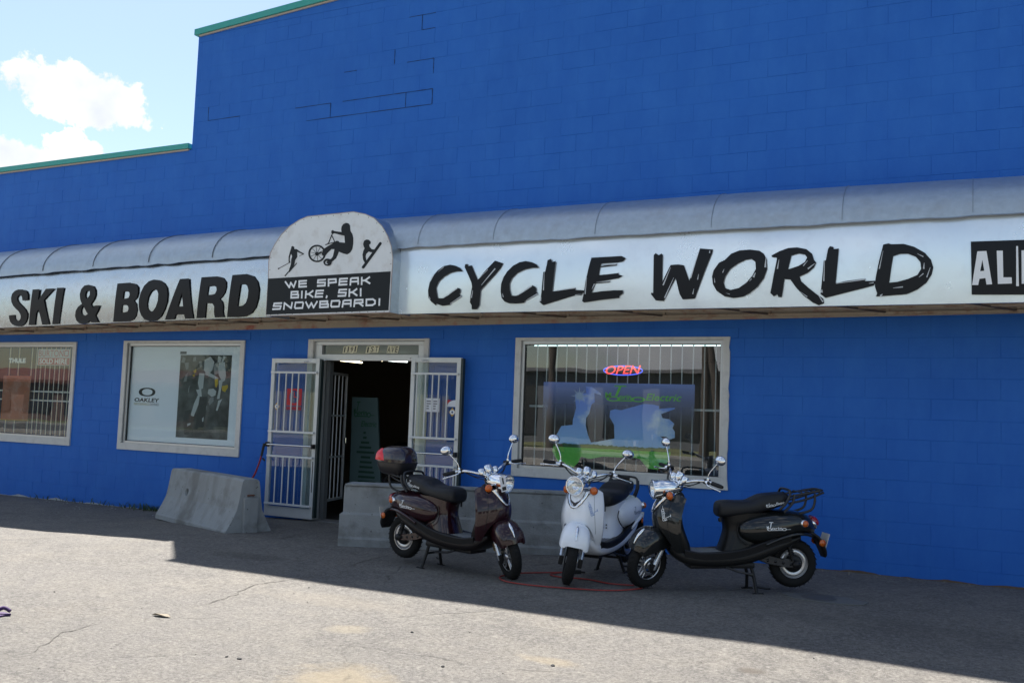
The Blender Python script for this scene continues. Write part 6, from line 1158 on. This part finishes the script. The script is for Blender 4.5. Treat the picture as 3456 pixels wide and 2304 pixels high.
    for y, r, h, z in ((-.072, .028, .05, .965), (0, .036, .062, .983), (.072, .028, .05, .965)):
        g = MB(SM); c = Vector((.365, y, z + .01)); d = Vector((-.55, 0, 1)).normalized(); g.lathe([(r * .55, -h * .7), (r * .9, -h * .5), (r, -h * .2), (r, h * .45), (r * .92, h * .5)], c, d, 22); o = A(g, 'gauge', chrome)
        g = MB(SM); g.lathe([(r * .9, h * .46), (0, h * .46)], c, d, 22); g.build('gauge_face', mat('gauge_face', (.05, .05, .055), .15), o); g = MB(SM); g.tube([c - d * h * .5, Vector((.385, y * .3, .925))], .009, 6); g.build('gauge_stem', blackp, o)
    ha = Vector((1, 0, -.06)).normalized(); hc = Vector((.50, 0, .878))
    g = MB(); g.lathe([(.030, -.165), (.052, -.14), (.070, -.09), (.081, -.03), (.085, .03), (.086, .085), (.089, .095), (.089, .105), (.080, .108), (.077, .098)], hc, ha, 36); hl = A(g, 'headlight', chrome)
    g = MB(); g.lathe([(.078, .10), (.06, .06), (.03, .035), (0, .03)], hc, ha, 28); g.build('reflector_bowl', refl_m, hl)
    g = MB(); g.lathe([(.080, .104), (.066, .122), (.04, .133), (0, .138)], hc, ha, 28); g.build('headlight_lens', lens_m, hl)
    g = MB(); g.lathe([(0, .03), (.012, .04), (.012, .07), (0, .08)], hc, ha, 10); g.build('bulb', mat('bulb_glass', (.8, .8, .75), .1), hl)
    for s in (-1, 1):
        c = Vector((.475, s * .135, .825)); d = Vector((.85, s * .5, 0)).normalized()
        g = MB(); g.tube([(.43, s * .06, .835), (.455, s * .115, .827)], .012, 8); g.lathe([(.012, -.045), (.030, -.03), (.038, -.004), (.039, .004)], c, d, 20); o = A(g, 'turn_signal', chrome)
        g = MB(); g.lathe([(.036, .003), (.034, .016), (.022, .026), (0, .030)], c, d, 20); g.build('amber_lens', amber, o)
    cb = MB(SM)
    for s in (-1, 1): cb.tube([(.30, s * .20, .985), (.36, s * .15, .945), (.42, s * .07, .93), (.40, s * .02, .86)], .0045, 5, 5); cb.tube([(.31, s * .21, .98), (.39, s * .13, .93), (.44, s * .05, .90), (.41, 0, .84)], .004, 5, 5)
    A(cb, 'cables', blackp)
    if tag_card:
        g = MB(SM); g.M = SM @ Matrix.Translation((.62, .03, .90)) @ Matrix.Rotation(radians(5), 4, 'X'); g.box((-.001, -.03, -.09), (.001, .03, .06)); c = A(g, 'price_tag', mat('paper_white', (.72, .73, .76), .8)); g2 = MB(g.M); g2.box((.0012, -.02, -.08), (.0018, .02, -.045)); g2.box((-.0018, -.02, -.08), (-.0012, .02, -.045)); g2.box((.0012, -.006, -.02), (.0018, .008, .04)); g2.box((-.0018, -.006, -.02), (-.0012, .008, .04)); g2.build('tag_print', ink, c)
    # --- grab hoop and rack
    rk = MB(); rk.tube([(-.50, -.15, .70), (-.56, -.155, .76), (-.605, -.14, .85), (-.60, -.07, .872), (-.60, .07, .872), (-.605, .14, .85), (-.56, .155, .76), (-.50, .15, .70)], .0115, 8, 4)
    for s in (-1, 1): rk.tube([(-.54, s * .15, .68), (-.62, s * .15, .76), (-.64, s * .14, .835)], .0115, 8, 3)
    if rack:
        zr = .86 if not box else .84
        rk.tube([(-.60, -.10, .81), (-.70, -.115, zr - .03), (-.88, -.105, zr), (-.92, -.07, zr + .004), (-.925, 0, zr + .004), (-.92, .07, zr + .004), (-.88, .105, zr), (-.70, .115, zr - .03), (-.60, .10, .81)], .0105, 8, 4)
        rk.tube([(-.60, -.10, .75), (-.76, -.10, .785), (-.93, -.08, .845)], .010, 8, 3); rk.tube([(-.60, .10, .75), (-.76, .10, .785), (-.93, .08, .845)], .010, 8, 3)
        for x in (-.72, -.80, -.88): rk.tube([(x, -.112, zr - .012), (x, .112, zr - .012)], .007, 6)
        for s in (-1, 1): rk.tube([(-.70, s * .09, .66), (-.80, s * .10, .69), (-.835, s * .105, .75), (-.84, s * .105, zr - .02)], .011, 8, 4)
    A(rk, 'luggage_rack', mat('black_tube', (.014, .014, .015), .35))
    if box:
        BM = Matrix.Translation((-.85, 0, .86)) @ Matrix.Diagonal((.80, .84, .95, 1)) @ Matrix.Translation((.87, 0, -.965))
        def shell(x, zb, zt, w): return ringx(x, zb, zt, w, 3.2, 32)
        lo_ = MB(); lo_.M = BM; lo_.loft([ringz(z, a, b, w, 3.4, 32) for z, a, b, w in interp([(.925, -1.02, -.70, .13), (.945, -1.05, -.67, .165), (1.00, -1.085, -.645, .195), (1.055, -1.10, -.632, .21)], 3)]); bx_ = A(lo_, 'top_box', mat('box_black', (.016, .015, .017), .35))
        up_ = MB(); up_.M = BM; up_.loft([ringz(z, a, b, w, 3.0, 32) for z, a, b, w in interp([(1.058, -1.103, -.630, .212), (1.11, -1.095, -.635, .208), (1.17, -1.06, -.66, .19), (1.21, -.99, -.71, .15), (1.225, -.93, -.76, .09)], 4)]); up_.build('box_lid', mat('box_plum', (.020, .010, .016), .18, coat=.8), bx_)
        rl = MB(); rl.M = BM; rl.loft([ringz(z, a, b, w, 3.0, 32) for z, a, b, w in interp([(1.072, -1.116, -.80, .217), (1.11, -1.110, -.83, .215), (1.155, -1.085, -.88, .202), (1.195, -1.035, -.93, .160)], 3)]); rl.build('box_reflector', mat('red_reflector', (.72, .012, .025), .2, coat=.5), bx_)
        sm = MB(); sm.M = BM; sm.loft([ringz(z, -1.106, -.627, .215, 3.2, 32) for z in (1.050, 1.060)]); sm.build('box_seam', blackp, bx_)
    return root
def place(front_xy, heading): return (front_xy[0] - .64 * cos(heading), front_xy[1] - .64 * sin(heading))
PLACES = {'maroon': ((-3.78, -2.42), radians(-11)), 'white': ((-3.17, -2.42), radians(-92)), 'black': ((-2.55, -2.19), radians(210.0))}
f_, h_ = PLACES['maroon']
scooter('maroon electric scooter with a black top box, parked nearest the doorway', place(f_, h_), h_, (.020, .003, .006), (.008, .006, .007), 'maroon_paint', steer=-30, box=True, seat_post='body', front_logo=False, tag_card=True)
f_, h_ = PLACES['white']
scooter('white electric scooter facing the street between the maroon and black ones', place(f_, h_), h_, (.86, .89, .93), (.86, .89, .93), 'white_paint', steer=28, rack=False, white=True)
f_, h_ = PLACES['black']
scooter('glossy black electric scooter with an empty rear luggage rack, rightmost of the three', place(f_, h_), h_, (.008, .009, .009), (.010, .010, .010), 'black_paint', steer=31)

# ---------------------------------------------------------------- bicycles in the dark shop
def bicycle(loc, yaw, col, label):
    r = empty('bicycle', loc, (0, 0, yaw)); tag(r, label, 'bicycle', 'bicycles inside the shop')
    fm = mat('bike_paint_' + label.split()[0], col, .3, coat=.5); rub = mat('black_rubber', (.014, .014, .014), .7); ch = mat('chrome', (.86, .87, .88), .06, metal=1.0)
    for x in (-.52, .52):
        mb = MB(); mb.lathe([(.335 + .02 * cos(a * pi / 4), .02 * sin(a * pi / 4)) for a in range(8)], (x, 0, .34), (0, 1, 0), 28, closed=True); w = mb.build('wheel', rub, r)
        mb = MB()
        for k in range(14): mb.tube([(x, 0, .34), (x + .32 * cos(k * pi / 7), 0, .34 + .32 * sin(k * pi / 7))], .0022, 4)
        mb.build('spokes', ch, w)
    mb = MB(); P_ = {'bb': (-.08, 0, .30), 'st': (-.2, 0, .78), 'ht': (.34, 0, .80), 'hb': (.37, 0, .70), 'ra': (-.52, 0, .34), 'fa': (.52, 0, .34)}
    for a, b in (('bb', 'st'), ('st', 'ht'), ('bb', 'hb'), ('bb', 'ra'), ('st', 'ra'), ('hb', 'fa'), ('ht', 'hb')): mb.tube([P_[a], P_[b]], .017, 8)
    mb.build('frame', fm, r)
    mb = MB(); mb.tube([(.33, 0, .80), (.31, 0, .95)], .014, 6); mb.tube([(.36, -.32, .98), (.31, -.1, .95), (.31, .1, .95), (.36, .32, .98)], .013, 6, 4); mb.build('handlebar', ch, r)
    mb = MB(); mb.tube([(-.2, 0, .78), (-.23, 0, .92)], .013, 6); mb.loft([ringx(x, .90 - .01, .95, w) for x, w in ((-.38, .06), (-.28, .075), (-.15, .03), (-.08, .02))]); mb.build('saddle', rub, r)
for a in [((-3.1, 1.3, .035), .25, (.5, .06, .03), 'red bicycle parked inside the big window'), ((-3.9, 1.9, .035), -.2, (.04, .12, .3), 'blue bicycle parked inside the big window'), ((-8.3, 3.2, .035), .5, (.5, .5, .52), 'silver bicycle standing inside the doorway'), ((-8.9, 4.2, .035), .9, (.45, .1, .02), 'orange bicycle at the back of the doorway'), ((-13.6, 1.4, .035), .1, (.3, .32, .33), 'grey bicycle behind the barred left window')]: bicycle(*a)

# ---------------------------------------------------------------- what stands across the road (seen in the glass and the chrome)
rd = MB(); rd.add([(-300, -27, .004), (300, -27, .004), (300, -18, .004), (-300, -18, .004)], [(0, 1, 2, 3)]); tag(rd.build('road', mat('road_asphalt', (.06, .06, .058), .9, noise_amt=.2, noise_scale=2)), kind='structure')
kb = MB(); kb.box((-300, -17.99, -.1), (300, -17.8, .12)); kb.box((-300, -27.2, -.1), (300, -27.01, .12)); tag(kb.build('kerb', mat('kerb', (.3, .29, .27), .9)), kind='structure')
vg = MB(); vg.add([(-300, -120, .01), (300, -120, .01), (300, -27.2, .01), (-300, -27.2, .01)], [(0, 1, 2, 3)]); tag(vg.build('grass_verge', mat('dry_grass', (.10, .105, .04), .95, noise_amt=.5, noise_scale=.6)), kind='structure')
def shed(x0, x1, y0, y1, h, col, rc, label, ridge=.0, windows=0):
    b = empty('building', ((x0 + x1) / 2, y1, 0)); tag(b, label, 'building'); cx = (x0 + x1) / 2
    k = MB(); k.box((x0 - cx, y0 - y1, 0), (x1 - cx, 0, h)); k.build('wall', mat('wall_' + label.split()[0], col, .8, noise_amt=.15), b)
    k = MB(); k.prism([[(y0 - y1 - .4, h + .002), (.4, h + .002), (.4, h + .2), ((y0 - y1) / 2, h + .2 + ridge), (y0 - y1 - .4, h + .2)]], 0, lambda p, q, t: (x0 - cx - .4 + t * (x1 - x0 + .8), p, q)); k.build('roof', mat('roof_' + label.split()[0], rc, .6, noise_amt=.15), b)
    for i in range(windows):
        w = (x1 - x0) / windows; a = x0 - cx + w * (i + .15); k = MB(); k.box((a, .02, .5), (a + w * .7, .05, h * .8)); k.build('window', mat('far_glass', (.02, .022, .025), .1), b)
shed(-78, -44, -48, -34, 2.6, (.14, .09, .075), (.15, .05, .033), 'red roofed low building across the road reflected in the left window', 1.1, 8)
shed(-28, -12.5, -52, -38, 4.0, (.10, .105, .115), (.12, .12, .13), 'grey flat warehouse across the road reflected in the big window', .2, 5)
shed(-40, -25.5, -46, -34, 3.3, (.28, .24, .10), (.12, .12, .10), 'yellow metal shed across the road reflected in the big window', 1.0, 0)
shed(-10, 14, -56, -42, 4.5, (.42, .42, .40), (.2, .2, .2), 'white workshop across the road behind the photographer', .5, 6)
shed(20, 60, -60, -44, 5, (.2, .16, .13), (.1, .1, .1), 'brown store across the road far to the right', .6, 9)
wood = mat('pole_wood', (.06, .048, .038), .9, noise_amt=.3)
for i, (x, y) in enumerate([(-17.4, -29), (-10.3, -29), (-9.4, -28.4), (-38, -29), (12, -29)]):
    p = empty('utility_pole', (x, y, 0)); tag(p, ['timber utility pole across the road, second from the left', 'timber utility pole across the road, left of a close pair', 'leaning timber prop of the close pair of poles across the road', 'timber utility pole farthest left across the road', 'timber utility pole farthest right across the road'][i], 'pole', 'utility poles across the road')
    k = MB(); k.tube([(0, 0, 0), (.0 if i != 2 else -.9, 0, 10 if i != 2 else 8)], [.2, .13], 8); k.build('mast', wood, p)
    if i != 2:
        k = MB(); k.box((-1.2, -.06, 9.2), (1.2, .06, 9.35)); k.build('crossarm', wood, p)
leafm = mat('far_foliage', (.055, .085, .028), .8, noise_amt=.5, noise_scale=.8); bark = mat('bark', (.07, .05, .035), .9)
def tree(x, y, h, seed, label):
    t = empty('tree', (x, y, 0)); tag(t, label, 'tree', 'trees across the road'); r = random.Random(seed)
    k = MB(); k.tube([(0, 0, 0), (.05, 0, h * .35), (0, .1, h * .7)], [.16, .12, .05], 7)
    for i in range(4): k.tube([(0, 0, h * .35), (r.uniform(-1, 1), r.uniform(-1, 1), h * .6)], [.07, .03], 5)
    k.build('trunk', bark, t); k = MB()
    for i in range(420):
        a = Vector((r.gauss(0, 1), r.gauss(0, 1), r.gauss(0, 1))).normalized() * r.random() ** .4; c = Vector((a.x * h * .33, a.y * h * .33, h * .65 + a.z * h * .36)); s = r.uniform(.12, .3)
        u = Vector((r.gauss(0, 1), r.gauss(0, 1), r.gauss(0, 1))).normalized(); w = u.orthogonal().normalized(); k.add([c + u * s, c + w * s, c - u * s, c - w * s], [(0, 1, 2, 3)])
    k.build('crown', leafm, t)
for i, (x, y, h) in enumerate([(-60, -53, 7), (-50, -52, 6), (-41, -31, 3.2), (-23, -32, 3.0), (-20.5, -31, 2.2), (18, -34, 6)]): tree(x, y, h, i, ['tall leafy tree behind the red roofed building', 'round leafy tree behind the red roofed building', 'low bushy tree beside the yellow shed', 'bushy young tree in front of the grey warehouse', 'small bushy tree in front of the grey warehouse', 'leafy tree by the brown store'][i])
